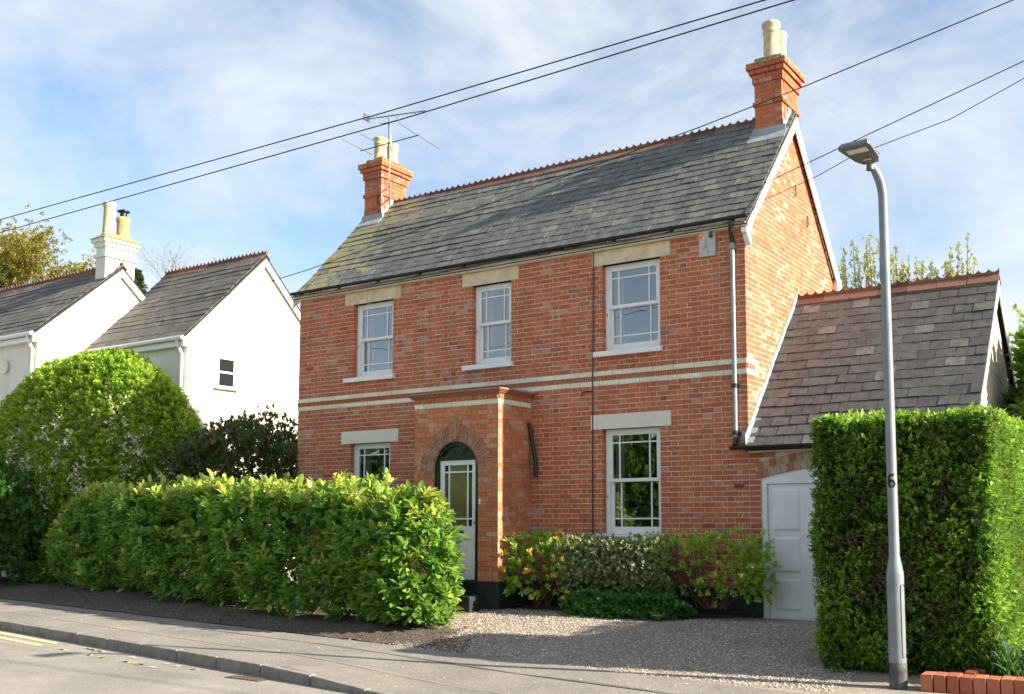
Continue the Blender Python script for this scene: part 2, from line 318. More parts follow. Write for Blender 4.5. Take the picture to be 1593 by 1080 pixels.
# leaves --------------------------------------------------------------------
T_OVAL = (np.array([(0, 0, 0), (.30, .19, .05), (.70, .18, .05), (1, 0, -.05), (.70, -.18, .05), (.30, -.19, .05)]), [(0, 3, 2, 1), (0, 5, 4, 3)])
T_LAUREL = (np.array([(0, 0, 0), (.28, .21, .06), (.68, .22, .06), (1, 0, -.06), (.68, -.22, .06), (.28, -.21, .06)]), [(0, 3, 2, 1), (0, 5, 4, 3)])
T_RHOMB = (np.array([(0, 0, 0), (.5, .27, .07), (1, 0, 0), (.5, -.27, .07)]), [(0, 3, 2, 1)])
T_HEART = (np.array([(0, 0, 0), (.15, .36, .04), (.60, .34, .06), (1, 0, -.08), (.60, -.34, .06), (.15, -.36, .04)]), [(0, 3, 2, 1), (0, 5, 4, 3)])
T_STRAP = (np.array([(0, .03, 0), (.45, .045, .16), (.85, .03, .14), (1, 0, .05), (.85, -.03, .14), (.45, -.045, .16), (0, -.03, 0)]), [(0, 6, 5, 1), (1, 5, 4, 2), (2, 4, 3)])
def norm(a): return a/np.maximum(np.linalg.norm(a, axis=-1, keepdims=True), 1e-9)
def leaf_mesh(name, P, D, S, T, tint, roll=None):
    """P base points, D leaf directions, S lengths, one leaf template each"""
    n = len(P); V, Fc = T; D = norm(D)
    up = norm(np.array([0, 0, 1.0])+NR.normal(0, .35, (n, 3)))
    Y = norm(np.cross(up, D)); Z = np.cross(D, Y)
    S = np.broadcast_to(np.asarray(S, float), (n,))
    v = (P[:, None, :]+S[:, None, None]*(V[None, :, 0, None]*D[:, None, :]+V[None, :, 1, None]*Y[:, None, :]+V[None, :, 2, None]*Z[:, None, :])).reshape(-1, 3)
    k = len(V); me = bpy.data.meshes.new(name)
    base = (np.arange(n)*k)[:, None]
    loops = np.concatenate([base+np.array(f)[None, :] for f in Fc], axis=1).ravel()
    sizes = np.array([len(f) for f in Fc]*n); starts = np.concatenate([[0], np.cumsum(sizes)[:-1]])
    me.vertices.add(len(v)); me.vertices.foreach_set('co', v.astype(np.float32).ravel())
    me.loops.add(len(loops)); me.loops.foreach_set('vertex_index', loops.astype(np.int32))
    me.polygons.add(len(sizes)); me.polygons.foreach_set('loop_start', starts.astype(np.int32)); me.polygons.foreach_set('loop_total', sizes.astype(np.int32))
    me.update(calc_edges=True)
    a = me.attributes.new('tint', 'FLOAT', 'FACE'); a.data.foreach_set('value', np.repeat(np.clip(tint, 0, 1), len(Fc)).astype(np.float32))
    return me
def whorls(tips, axes, per, spread, back):
    """spiral of leaves round each shoot tip"""
    n = len(tips); axes = norm(axes)
    ref = norm(np.cross(axes, norm(NR.normal(size=(n, 3))))); oth = np.cross(axes, ref)
    k = np.arange(per); ang = (k*2.4)[None, :]+NR.uniform(0, 6.28, (n, 1))
    lean = (spread*(1-.55*k/per))[None, :]+NR.normal(0, .13, (n, per))
    D = np.cos(lean)[..., None]*axes[:, None, :]+np.sin(lean)[..., None]*(np.cos(ang)[..., None]*ref[:, None, :]+np.sin(ang)[..., None]*oth[:, None, :])
    P = tips[:, None, :]-axes[:, None, :]*(back*(1-k/per))[None, :, None]
    return P.reshape(-1, 3), D.reshape(-1, 3)
def foliage(name, P, D, S, T, tint, mat, parent, kind='stuff'):
    return finish(leaf_mesh(name, P, D, S, T, tint), name, mat, parent, kind=kind)
def branchy(mb, p, d, length, r, depth, ends, split=3, up=0.15):
    p = Vector(p); d = Vector(d).normalized(); pts = [p]; rs = [r]
    for i in range(4):
        d = (d+Vector((R_.gauss(0, .12), R_.gauss(0, .12), R_.gauss(0, .08)+up*.2))).normalized(); p = p+d*length/4; pts.append(p); rs.append(r*(1-.14*(i+1)))
    mb.tube(pts, rs, 6 if r > .03 else 4, False)
    ends.append((tuple(p), tuple(d)))
    if depth > 0:
        for k in range(split):
            q = pts[R_.choice((2, 3, 4, 4))]; a = d.orthogonal().normalized(); a = Quaternion(d, R_.uniform(0, 6.28)) @ a
            branchy(mb, q, d*.75+a*R_.uniform(.5, .95)+Vector((0, 0, up)), length*R_.uniform(.55, .75), rs[3]*.62, depth-1, ends, split, up)

# ================================================================== SETTING
YK = lambda x: -5.99-0.143*x          # kerb face line
YB = lambda x: -3.90-0.118*x          # back edge of pavement
HL = lambda x: -3.52-0.163*x          # front foot of the laurel hedge
def HZ(x, y):                          # front garden surface
    b = YB(x)+.9*max(0.0, min(1.0, x/2.0)); t = max(0.0, min(1.0, (y-b)/(-0.9-b))) if b < -0.95 else 1.0
    return -0.19+0.20*t
g = MB(); g.poly([(-400, -400, -.42), (400, -400, -.42), (400, 500, -.42), (-400, 500, -.42)]); structure(g.build('ground', m_ground))
KX = [-60, -40, -25, -18]+[-14+.9*i for i in range(19)]+[4, 8, 16, 40, 60]
def kz(x):                             # kerb top: full height on the left, dropped at the crossover
    t = max(0, min(1, (x+3.7)/3.1)); t = t*t*(3-2*t); return -0.165-0.105*t
road = MB()
for i in range(len(KX)-1):
    a, b = KX[i], KX[i+1]; road.poly([(a, -40, -.30), (b, -40, -.30), (b, YK(b)+.02, -.30), (a, YK(a)+.02, -.30)])
road = structure(road.build('road', m_road))
pv = MB()
for i in range(len(KX)-1):
    a, b = KX[i], KX[i+1]
    for u0, u1 in ((0, .25), (.25, .6), (.6, 1)):
        def pp(x, u): 
            y0, y1 = YK(x)+.125, YB(x); z0 = kz(x)-.003; z1 = -.18; return (x, y0+(y1-y0)*u, z0+(z1-z0)*min(1, u*1.2))
        pv.poly([pp(a, u0), pp(b, u0), pp(b, u1), pp(a, u1)])
pave = structure(pv.build('pavement', m_pave))
for off, wd_, mt_ in ((.55, .05, 'pale'), (1.32, .04, 'dark')):
    q = MB(); m_seam = asphalt('seam_'+mt_, (0.26, 0.235, 0.19), (0.38, 0.34, 0.28), (0.30, 0.26, 0.2)) if mt_ == 'pale' else asphalt('seam_'+mt_, (0.10, 0.09, 0.08), (0.19, 0.175, 0.15), (0.14, 0.12, 0.1))
    xs_ = [-20+.4*i for i in range(56)]
    def sp_(x, e): 
        y = YK(x)+.125+off+e*wd_*(1+.5*math.sin(x*3+e))+.02*math.sin(x*1.1); u = (y-YK(x)-.125)/(YB(x)-YK(x)-.125); return (x, y, kz(x)-.003+(-.18-kz(x)+.003)*min(1, u*1.2)+.004)
    for a, b in zip(xs_[:-1], xs_[1:]): q.poly([sp_(a, 0), sp_(b, 0), sp_(b, 1), sp_(a, 1)])
    q.build('tarmac_seam', m_seam, pave)
kerb = bpy.data.objects.new('kerb', None); COL.objects.link(kerb); structure(kerb)
x = -22.0
while x < 9:
    x1 = x+.905; k = MB(); d = .125
    P = [(x, YK(x), -.5), (x1, YK(x1), -.5), (x1, YK(x1)+d, -.5), (x, YK(x)+d, -.5), (x, YK(x)+.018, kz(x)), (x1, YK(x1)+.018, kz(x1)), (x1, YK(x1)+d, kz(x1)), (x, YK(x)+d, kz(x))]
    k.hexa([(px+R_.uniform(-.002, .002), py+R_.uniform(-.004, .004), pz+R_.uniform(-.003, .003)) for px, py, pz in P]); k.build('kerb_stone', m_kerb, kerb, bevel=.012)
    x += .923
yd = MB(); XS = [-60, -40, -30, -24]+[-20+i for i in range(0, 14)]+[-6+.4*i for i in range(31)]+[9, 14, 30, 60]
for i in range(len(XS)-1):
    a, b = XS[i], XS[i+1]
    ysf = lambda x: [YB(x)+(max(-.9, YB(x)+.1)-YB(x))*k/12 for k in range(13)]+[max(1.5, YB(x)+1), 12]
    f = lambda x, y: (x, y, HZ(x, y)-.002)
    A, B = ysf(a), ysf(b)
    for k in range(14): yd.poly([f(a, A[k]), f(b, B[k]), f(b, B[k+1]), f(a, A[k+1])])
structure(yd.build('driveway', m_gravel))
# dark planting soil under the laurel, with a ragged right end
so = MB(); xs = [-19+.6*i for i in range(25)]+[-4.4+.12*i for i in range(19)]
def soil_row(x):
    hi = HL(x)+1.1; lo = YB(x)+.03+.02*math.sin(x*7)+.015*math.sin(x*17); e = 1.0
    if x > -4.2:
        e = max(0, 1-(x+4.2)/2.0); hi = lo+max(.01, (hi-lo)*(e**.7)*(1+.12*math.sin(x*9)+.1*math.sin(x*23+1)))
    return [(x, lo+(hi-lo)*u, HZ(x, lo+(hi-lo)*u)+.003+.011*e+.02*e*math.sin(u*3.14)) for u in (0, .3, .65, 1)]
for a, b in zip(xs[:-1], xs[1:]):
    r0, r1 = soil_row(a), soil_row(b)
    for j in range(3): so.poly([r0[j], r1[j], r1[j+1], r0[j+1]])
structure(so.build('soil_bed', m_soil, smooth=True))
bd = MB(); xs = [-3.75+.15*i for i in range(25)]
for i in range(len(xs)-1):
    a, b = xs[i], xs[i+1]; w = lambda x: min(-.05, (-.72-.10*math.sin(x*2.1)-.04*math.sin(x*9))*min(1, max(.05, (-.1-x)/.9))**.6)
    bd.poly([(a, w(a), HZ(a, w(a))+.001), (b, w(b), HZ(b, w(b))+.001), (b, -.02, .035), (a, -.02, .035)])
structure(bd.build('flower_bed_soil', m_soil))
# painted double yellow line, breaking up towards the dropped kerb
for off, x1, nm in ((.13, -8.3, 'yellow_line'), (.36, -8.25, 'yellow_line')):
    q = MB(); q.poly([(-30, YK(-30)-off-.09, -.295), (x1, YK(x1)-off-.09, -.295), (x1-.15, YK(x1-.15)-off, -.295), (-30, YK(-30)-off, -.295)]); q.build(nm, m_yellow, road)
q = MB()
for i in range(26):
    x = R_.uniform(-8.2, -3.9); o = R_.choice((.13, .36, .36)); l = R_.uniform(.08, .35)
    q.poly([(x, YK(x)-o-R_.uniform(.03, .08), -.2955), (x+l, YK(x+l)-o-R_.uniform(.04, .08), -.2955), (x+l*.8, YK(x+l)-o, -.2955), (x+.05, YK(x)-o+.01, -.2955)])
q.build('worn_line_flakes', m_yworn, road, kind='stuff')
# gully grating
dr = thing('drain_cover', (-3.55, -5.66, -.3), 'rusty iron gully grating in the road against the kerb', 'drain')
a = MB(); a.box((-3.86, -5.70, -.33), (-3.30, -5.545, -.2945)); a.build('frame', m_rust, dr)
for i in range(8):
    b = MB(); x0 = -3.83+i*.065; b.box((x0, -5.685, -.30), (x0+.035, -5.56, -.289)); b.build('bar', m_rust, dr)

# ================================================================== HOUSE
C_ = 0.076; ZS = 3.45; UN = 0.353; ST = UN*2/3; HD = UN/3; J = 0.0116
XL, DEP = -9.24, 4.06; RY, RZ = 2.03, 7.984; SL = 1.084; EY = -.13
roofz = lambda y: RZ-SL*abs(y-RY)
house = thing('brick_house', (-4.62, 2.0, 0), 'two storey red brick detached house with slate roof and arched porch', 'house')
WIN = [  # xl, xr, zb, zt, lintel(x0,x1,z0,z1), sill(x0,x1,z0,z1), meet z
    (-2.41, -1.40, 3.995, 5.35, (-2.60, -1.215, 5.35, 5.578), (-2.55, -1.36, 3.897, 3.995), 4.69, 0),
    (-5.00, -4.19, 3.995, 5.35, (-5.22, -4.03, 5.35, 5.578), (-5.17, -4.135, 3.897, 3.995), 4.69, 0),
    (-7.79, -6.82, 3.995, 5.35, (-8.02, -6.63, 5.35, 5.578), (-7.98, -6.755, 3.897, 3.995), 4.69, 0),
    (-2.42, -1.42, 1.155, 2.766, (-2.635, -1.232, 2.766, 2.994), (-2.56, -1.33, 1.055, 1.155), 1.98, 1),
    (-7.82, -6.85, 1.155, 2.766, (-8.06, -6.655, 2.766, 2.994), (-7.98, -6.755, 1.055, 1.155), 1.98, 1)]
PX0, PX1, PY = -5.49, -3.78, -.868
def pattern(k, x0, x1):               # Flemish bond cells from x1 (right) to x0
    cells = []; x = x1
    if k % 2 == 0: seq = [ST, HD]
    else:
        cells += [(x-HD, x, 'h'), (x-HD*1.5, x-HD, 'c')]; x -= HD*1.5; seq = [ST, HD]
    i = 0
    while x > x0-.001:
        w = seq[i % 2]; cells.append((x-w, x, 's' if i % 2 == 0 else 'h')); x -= w; i += 1
    return cells
def course(k, x0, x1, blocked, org=None):
    segs = [(x0, x1)]
    for a, b in blocked:
        ns = []
        for s, e in segs:
            if b <= s or a >= e: ns.append((s, e)); continue
            if a > s: ns.append((s, a))
            if b < e: ns.append((b, e))
        segs = ns
    res = []
    for s, e in segs:
        if e-s < .03: continue
        row = []
        for a, b, t in pattern(k, x0, x1 if org is None else org):
            a2, b2 = max(a, s), min(b, e)
            if b2-a2 < .004: continue
            row.append([a2, b2, t if (b2-a2) > (b-a)-.001 else 'x'])
        row.sort(); out_ = []
        for r in row:
            if out_ and (r[1]-r[0] < .05 or out_[-1][1]-out_[-1][0] < .05): out_[-1] = [out_[-1][0], r[1], 'x']
            else: out_.append(r)
        res += out_
    return res
K0 = -40; K1 = 29
front = MB()   # mortar sheet with the openings left out
zs = sorted({ZS+K0*C_, 5.70}|{w[2] for w in WIN}|{w[3] for w in WIN}); 
for z0, z1 in zip(zs[:-1], zs[1:]):
    holes = sorted((w[0]-.013, w[1]+.013) for w in WIN if w[2] <= z0+.001 and w[3] >= z1-.001)
    x = XL+.004
    for a, b in holes+[(-.0015, None)]:
        front.box((x, .0012, z0), (a, .24, z1), .5); x = b
wall = front.build('front_wall', m_mortar, house)
bricks = []
for k in range(K0, K1):
    z0 = ZS+k*C_; zc = z0+C_/2; bl = []
    if k in (0, 1, 2): continue
    for w in WIN:
        if w[2]-.02 < zc < w[3]: bl.append((w[0], w[1]))
        L = w[4]; S = w[5]
        if L[2] < zc < L[3]: bl.append((L[0], L[1]))
        if S[2]-.01 < zc < S[3]: bl.append((S[0], S[1]))
    if zc < 3.3: bl.append((PX0+.02, PX1-.02))
    for a, b, t in course(k, XL, 0, bl): bricks.append((a, b, z0, t, k))
def brick_tint(k, z=0):
    r = R_.random()
    if z > 5.3: return R_.uniform(.3, .75) if R_.random() < .9 else .9
    return R_.uniform(.15, .74) if r < .85 else R_.uniform(.78, 1.0) if r < .97 else R_.uniform(0, .1)
SV = []
for t, L in (('s', ST), ('h', HD)):
    row = []
    for i in range(14):
        b = MB(); b.box((-L/2+J/2, -.003, -C_/2+J/2), (L/2-J/2, .10, C_/2-J/2), brick_tint(0), .0022)
        me = bpy.data.meshes.new('brick'); me.from_pydata(b.v, [], b.f); me.update(); me.attributes.new('tint', 'FLOAT', 'FACE').data.foreach_set('value', b.t); me.materials.append(m_brick); row.append(me)
    SV.append(row)
cand = sorted([b for b in bricks if b[3] in 'sh' and b[2] > 1.25 and b[0] > -4], key=lambda b: ((b[0]-CAM.x)**2+CAM.y**2+(b[2]-CAM.z)**2)*(1 if b[3] == 's' else 1.5))[:300]
cs = set(map(id, cand)); rest = MB()
for b in bricks:
    if id(b) in cs:
        o = bpy.data.objects.new('brick', R_.choice(SV[0 if b[3] == 's' else 1])); COL.objects.link(o); o.parent = wall
        o.location = ((b[0]+b[1])/2, R_.uniform(-.002, .0015), b[2]+C_/2)
    else:
        y = R_.uniform(-.005, -.0015); rest.box((b[0]+J/2, y, b[2]+J/2), (b[1]-J/2, .10, b[2]+C_-J/2), brick_tint(b[4], b[2]), .0022)
rest.build('brickwork', m_brick, wall, kind='stuff')
# string course: two cream courses with a ribbed red course between
for kk in (0, 2):
    x = 0.0; first = True
    while x > XL+.01:
        w = min(.118 if (first and kk) else .353, x-XL); first = False
        if w > .03:
            b = MB(); y = R_.uniform(-.012, -.009); b.box((x-w+.003, y, ZS+kk*C_+.003), (x-.003, .1, ZS+(kk+1)*C_-.003), None, .0015); b.build('cream_brick', m_cream, wall)
        x -= w
db = MB(); x = -.02
while x > XL+.02:
    db.box((x-.026, -.010, ZS+C_+.004), (x, .08, ZS+2*C_-.004), R_.uniform(.1, .6), .001); x -= .040
db.box((XL+.01, -.012, ZS+2*C_-.010), (-.012, .08, ZS+2*C_-.001), .3)
db.build('ribbed_course', m_brick, wall, kind='stuff')
# plinth
pl_ = MB(); pl_.box((XL-.02, -.022, -.3), (PX0, .2, ZS+K0*C_), .5); pl_.box((PX1, -.022, -.3), (.165, .2, ZS+K0*C_), .5); pl_.build('plinth', m_plinth, house, bevel=.008)

# gable wall (right) and its brickwork
GY0 = 0.245
gm = MB(); gm.prism([(-.0015, GY0, -.2), (-.0015, DEP, -.2), (-.0015, DEP, roofz(DEP)-.09), (-.0015, RY, RZ-.10), (-.0015, GY0, roofz(GY0)-.09)], (-.2, 0, 0))
gable = gm.build('gable_wall', m_mortar, house)
gf = MB(); gf.box((-.2, .24, -.2), (-.0015, GY0, 5.7), .5); gf.build('corner_pier', m_mortar, house)
gb = MB()
groof = lambda y: 2.44+(2.257-abs(y-2.14))*1.092   # garage roof surface at the wall
for k in range(-18, 60):
    z0 = ZS+k*C_; z1 = z0+C_; zt = z1
    y0, y1 = 0.0, DEP
    lim = RY-(RZ-.11-zt)/SL
    y0 = max(y0, lim); y1 = min(y1, 2*RY-lim)
    if z1 > 5.62 and y0 < .02: y0 = .02
    if y1-y0 < .1: continue
    mono = k in (0, 1, 2)
    for a, b, t in course(k+1, -y1, -y0, [], 0.0):
        ya, yb = -b, -a
        if z1 < groof(ya)-.12: continue
        if mono and ya < .30: continue
        gb.box((-.1, ya+J/2, z0+J/2), (R_.uniform(.0015, .005), yb-J/2, z1-J/2), brick_tint(k), .0022)
gb.build('brickwork', m_brick, gable, kind='stuff')
for kk in (0, 2):
    b = MB(); b.box((-.1, .003, ZS+kk*C_+.003), (.010, .30-.003+(.05 if kk else 0), ZS+(kk+1)*C_-.003)); b.build('cream_brick', m_cream, gable)
b = MB(); b.box((-.1, .004, ZS+C_+.003), (.006, .3, ZS+2*C_-.003), .3); b.build('red_return', m_brick, gable)
# iron wall ties
for yy, zz in ((2.1, 6.62), (2.66, 6.25)):
    t = MB(); t.tube([(.02, yy, zz), (.035, yy+.01, zz+.05), (.035, yy, zz+.12), (.03, yy+.015, zz+.2)], .012, 6); t.build('wall_tie', m_black, gable)
# back and left walls
rm = MB(); rm.box((XL+.005, DEP-.2, -.2), (-.21, DEP, 5.6), .5); rm.prism([(XL+.005, .245, -.2), (XL+.005, DEP-.205, -.2), (XL+.005, DEP-.205, roofz(DEP)-.12), (XL+.005, RY, RZ-.12), (XL+.005, .245, roofz(.245)-.12)], (.2, 0, 0)); rm.build('rear_wall', m_brick, house)

# lintels
for w in WIN:
    L = w[4]; m = m_paintst if w[7] else m_stone
    if L[0] < -7.9 and not w[7]:
        mid = L[0]+.56
        for a, b in ((L[0], mid-.004), (mid+.004, L[1])): ubox('lintel_stone', (a, -.012, L[2]), (b, .2, L[3]), m, house, .006)
    else: ubox('lintel', (L[0], -.014, L[2]), (L[1], .2, L[3]), m, house, .006)
# windows
def window(w, n):
    xl, xr, zb, zt, L, S, mz, gf_ = w; y0 = .085
    fr = MB(); fw = .07
    fr.box((xl, y0, zb), (xl+fw, y0+.11, zt)); fr.box((xr-fw, y0, zb), (xr, y0+.11, zt)); fr.box((xl+fw, y0+.004, zt-.05), (xr-fw, y0+.11, zt)); fr.box((xl+fw, y0+.004, zb), (xr-fw, y0+.11, zb+.025))
    wn_ = fr.build('window', m_white, house, bevel=.004)
    a, b = xl+fw, xr-fw
    def sash(z0, z1, yy, top):
        s = MB(); st = .042; tr = .045 if top else .05; br = .05 if top else .085
        s.box((a, yy, z0), (a+st, yy+.045, z1)); s.box((b-st, yy, z0), (b, yy+.045, z1)); s.box((a+st, yy+.002, z1-tr), (b-st, yy+.045, z1)); s.box((a+st, yy+.002, z0), (b-st, yy+.045, z0+br))
        xs_ = [a+st, a+st+.125, b-st-.125, b-st]; gz0, gz1 = z0+br, z1-tr
        zc = gz1-.115 if top else gz0+.125
        if b-a < .75: xs_ = [a+st, a+st+.105, b-st-.105, b-st]
        for xx in xs_[1:3]: s.box((xx-.011, yy+.006, gz0), (xx+.011, yy+.04, gz1))
        zr = [gz0, zc, gz1]
        for i in range(3):
            x0 = xs_[i]+(.011 if i else 0); x1 = xs_[i+1]-(.011 if i < 2 else 0); s.box((x0, yy+.007, zc-.011), (x1, yy+.039, zc+.011))
        s.build('upper_sash' if top else 'lower_sash', m_white, wn_, bevel=.003)
        for i in range(3):
            for j in range(2):
                p = MB(); x0 = xs_[i]-.003; x1 = xs_[i+1]+.003; za, zb_ = zr[j]-.003, zr[j+1]+.003
                t = [R_.uniform(-.0012, .0012) for _ in range(4)]
                p.poly([(x0, yy+.022+t[0], za), (x1, yy+.022+t[1], za), (x1, yy+.022+t[2], zb_), (x0, yy+.022+t[3], zb_)]); p.build('pane', m_glass, wn_)
    sash(mz-.025, zt-.05, y0+.012, True); sash(zb+.025, mz+.02, y0+.060, False)
    si = MB(); si.prism([(S[0], -.075, S[2]), (S[0], -.075, S[3]-.018), (S[0], .09, S[3]+.004), (S[0], .09, S[2])], (S[1]-S[0], 0, 0)); si.build('sill', m_white, wn_, bevel=.004)
    # catch on the sash, curtains and a dim room
    c = MB(); c.box((xl+fw*.3, y0-.006, zb+.55), (xl+fw*.3+.02, y0, zb+.60)); c.build('catch', m_galv, wn_)
    cu = MB(); N = 26; cw = .15
    for x0, dx in ((a+.0, cw), (b-cw*.75, cw*.75)):
        for i in range(N):
            u0, u1 = i/N, (i+1)/N; f = lambda u: .30+.022*math.sin(u*34+x0)
            cu.poly([(x0+dx*u0, f(u0), zb-.1), (x0+dx*u1, f(u1), zb-.1), (x0+dx*u1*.93, f(u1), zt), (x0+dx*u0*.93, f(u0), zt)])
    cu.build('curtain', m_blind, wn_, smooth=True)
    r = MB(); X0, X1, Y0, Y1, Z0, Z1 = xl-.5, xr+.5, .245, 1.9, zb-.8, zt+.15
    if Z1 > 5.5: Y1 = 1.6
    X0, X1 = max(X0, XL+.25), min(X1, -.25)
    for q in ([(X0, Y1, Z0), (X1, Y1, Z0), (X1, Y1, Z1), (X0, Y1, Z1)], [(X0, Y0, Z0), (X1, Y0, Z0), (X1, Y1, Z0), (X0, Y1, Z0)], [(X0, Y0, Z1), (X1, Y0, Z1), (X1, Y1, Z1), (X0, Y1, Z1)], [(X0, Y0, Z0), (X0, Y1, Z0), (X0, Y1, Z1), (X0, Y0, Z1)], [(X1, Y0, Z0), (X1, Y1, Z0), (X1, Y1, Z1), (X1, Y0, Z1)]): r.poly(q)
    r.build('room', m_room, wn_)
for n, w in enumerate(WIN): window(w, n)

# ------------------------------------------------------------------ roof
def slates(x0, x1, y_e, z_e, y_r, z_r, width, gauge, mat, parent, n_obj, flip=1, name='slate', jit=1.0):
    """slates laid from eave (y_e,z_e) up to ridge (y_r,z_r)"""
    d = Vector((0, y_r-y_e, z_r-z_e)); Ls = d.length; d.normalize(); nrm = Vector((1, 0, 0)).cross(d)
    if nrm.z < 0: nrm = -nrm
    rows = int(round(Ls/gauge)); g_ = Ls/rows; cells = []
    for r in range(rows):
        x = x0-(width/2 if r % 2 else 0)+R_.uniform(-.015, .015)
        while x < x1-.01:
            a, b = max(x, x0), min(x+width, x1)
            if b-a > .05: cells.append((r, a, b))
            elif cells and b-a > .004 and cells[-1][0] == r: cells[-1] = (r, cells[-1][1], b)
            x += width
    full = [c for c in cells if abs(c[2]-c[1]-width) < .001]
    full.sort(key=lambda c: (c[1]-CAM.x)**2+(y_e+d.y*g_*c[0]-CAM.y)**2); chosen = set(full[:n_obj])
    th = .011; ov = g_*1.5
    def geo(mb, a, b, org, tint):
        gp = R_.uniform(.002, .0045); rough = [R_.uniform(-.008, .008)*jit for _ in range(4)]; lift = R_.uniform(0, .007)*jit; org = org+nrm*(.010*math.sin(org.x*.9+a*.9+org.z*2)+.006*math.sin(org.z*9))*jit
        P = []
        for t0, up in ((0, 0), (0, th)):
            pass
        lo = [Vector((a+gp, 0, 0))+d*rough[0]+nrm*(.012+lift), Vector((b-gp, 0, 0))+d*rough[1]+nrm*(.012+lift+R_.uniform(-.002, .002)), Vector((b-gp, 0, 0))+d*ov+nrm*.001, Vector((a+gp, 0, 0))+d*ov+nrm*.001]
        mb.hexa([org+p for p in lo]+[org+p+nrm*th for p in lo], tint)
    def tint():
        r = R_.random(); return R_.uniform(.2, .75) if r < .93 else R_.uniform(.8, 1)
    var = []
    for i in range(16):
        m = MB(); geo(m, -width/2, width/2, Vector((0, 0, 0)), tint()); me = bpy.data.meshes.new(name); me.from_pydata(m.v, [], m.f); me.update(); me.attributes.new('tint', 'FLOAT', 'FACE').data.foreach_set('value', m.t); me.materials.append(mat); var.append(me)
    rest_ = MB(); base = Vector((0, y_e, z_e))
    for c in cells:
        org = base+d*(g_*c[0])
        if c in chosen:
            o = bpy.data.objects.new(name, R_.choice(var)); COL.objects.link(o); o.parent = parent; o.location = org+Vector(((c[1]+c[2])/2, 0, 0)); o.location += nrm*(.010*math.sin(o.location.x*.9+o.location.z*2))+d*R_.gauss(0, .004); o.rotation_euler = (R_.gauss(0, .006), R_.gauss(0, .006)*jit, R_.gauss(0, .010)*jit)
        else: geo(rest_, c[1], c[2], org, tint())
    if rest_.v: rest_.build('slating', mat, parent, kind='stuff')
VX = .09
rd = MB(); ez = roofz(EY)
rd.prism([(XL-VX+.01, EY+.02, ez-.035), (XL-VX+.01, RY, RZ-.022), (XL-VX+.01, DEP+.13, ez-.035), (XL-VX+.01, DEP+.13, ez-.045), (XL-VX+.01, RY, RZ-.07), (XL-VX+.01, EY+.02, ez-.045)], (-XL+2*VX-.02, 0, 0))
roof = rd.build('roof', m_deck, house)
slates(XL-VX, VX, EY, ez-.02, RY, RZ-.005, .262, .183, m_slate, roof, 300)
bk = MB()
dd = Vector((0, RY-(DEP+.13), RZ-ez)).normalized()
bk.prism([(XL-VX, DEP+.13, ez-.015), (XL-VX, RY, RZ+.0), (XL-VX, RY, RZ-.02), (XL-VX, DEP+.13, ez-.034)], (-XL+2*VX, 0, 0)); bk.build('rear_slope', m_slate, roof)
def ridge(x0, x1, y, z, pitch, tile, crest, parent, mat, h=.085, hole=False):
    n = max(1, int(round((x1-x0)/tile))); t = (x1-x0)/n; var = []
    for v in range(5):
        m = MB(); a = .125; tn = R_.random(); L = t-.006
        for s in (-1, 1):
            m.hexa([(0, 0, .012), (L, 0, .012), (L, s*a, .012-a*pitch), (0, s*a, .012-a*pitch), (0, 0, .034), (L, 0, .034), (L, s*(a+.006), .034-a*pitch), (0, s*(a+.006), .034-a*pitch)], tn)
        nc = max(1, int(round(L/crest))); c = L/nc; th = .011
        for i in range(nc):
            xa = i*c; N = 8; pts = [(xa, -th, .03), (xa+c, -th, .03)]
            arc = []
            for q in range(N+1):
                u = q/N; arc.append((xa+c*(1-u), -th, .03+h*(.42+.58*(abs(2*u-1)**2.4))))
            m.prism(pts+arc, (0, 2*th, 0), tn)
        me = bpy.data.meshes.new('ridge_tile'); me.from_pydata(m.v, [], m.f); me.update(); me.attributes.new('tint', 'FLOAT', 'FACE').data.foreach_set('value', m.t); me.materials.append(mat); var.append(me)
    for i in range(n):
        o = bpy.data.objects.new('ridge_tile', R_.choice(var)); COL.objects.link(o); o.parent = parent; o.location = (x0+i*t, y, z+R_.uniform(-.003, .003)); o.rotation_euler = (0, R_.gauss(0, .006), 0)
ridge(XL+.49, -.49, RY, RZ, SL, .44, .142, roof, m_ridge)
# verge boards and kneelers on the right gable, and left
for xg, s in ((VX-.028, 1), (XL-VX+.006, -1)):
    for ys in (-1, 1):
        m = MB(); y1 = RY+ys*(RY-EY-.02)
        P = [(xg, RY, RZ-.072), (xg, y1, roofz(y1)-.072), (xg, y1, roofz(y1)-.072-.17), (xg, RY, RZ-.072-.20)]
        m.prism(P, (.022, 0, 0)); m.build('bargeboard', m_white, house)
        m = MB(); P = [(xg+s*.018, RY, RZ-.060), (xg+s*.018, y1, roofz(y1)-.060), (xg+s*.018, y1, roofz(y1)-.060-.045), (xg+s*.018, RY, RZ-.060-.045)]
        m.prism(P, (.022, 0, 0)); m.build('verge_fillet', m_white, house)
for yk in (.02, DEP-.03):
    m = MB(); s = -1 if yk < 1 else 1; zz = roofz(EY)
    m.prism([(.002, yk, zz-.08), (.002, yk+s*.17, zz-.1), (.002, yk+s*.17, zz-.17), (.002, yk+s*.10, zz-.19), (.002, yk+s*.10, zz-.23), (.002, yk, zz-.33)], (.085, 0, 0)); m.build('kneeler', m_white, house, bevel=.006)
ubox('box_end', (-.02, DEP-.02, 5.32), (.10, DEP+.16, 5.62), m_white, house, .008)
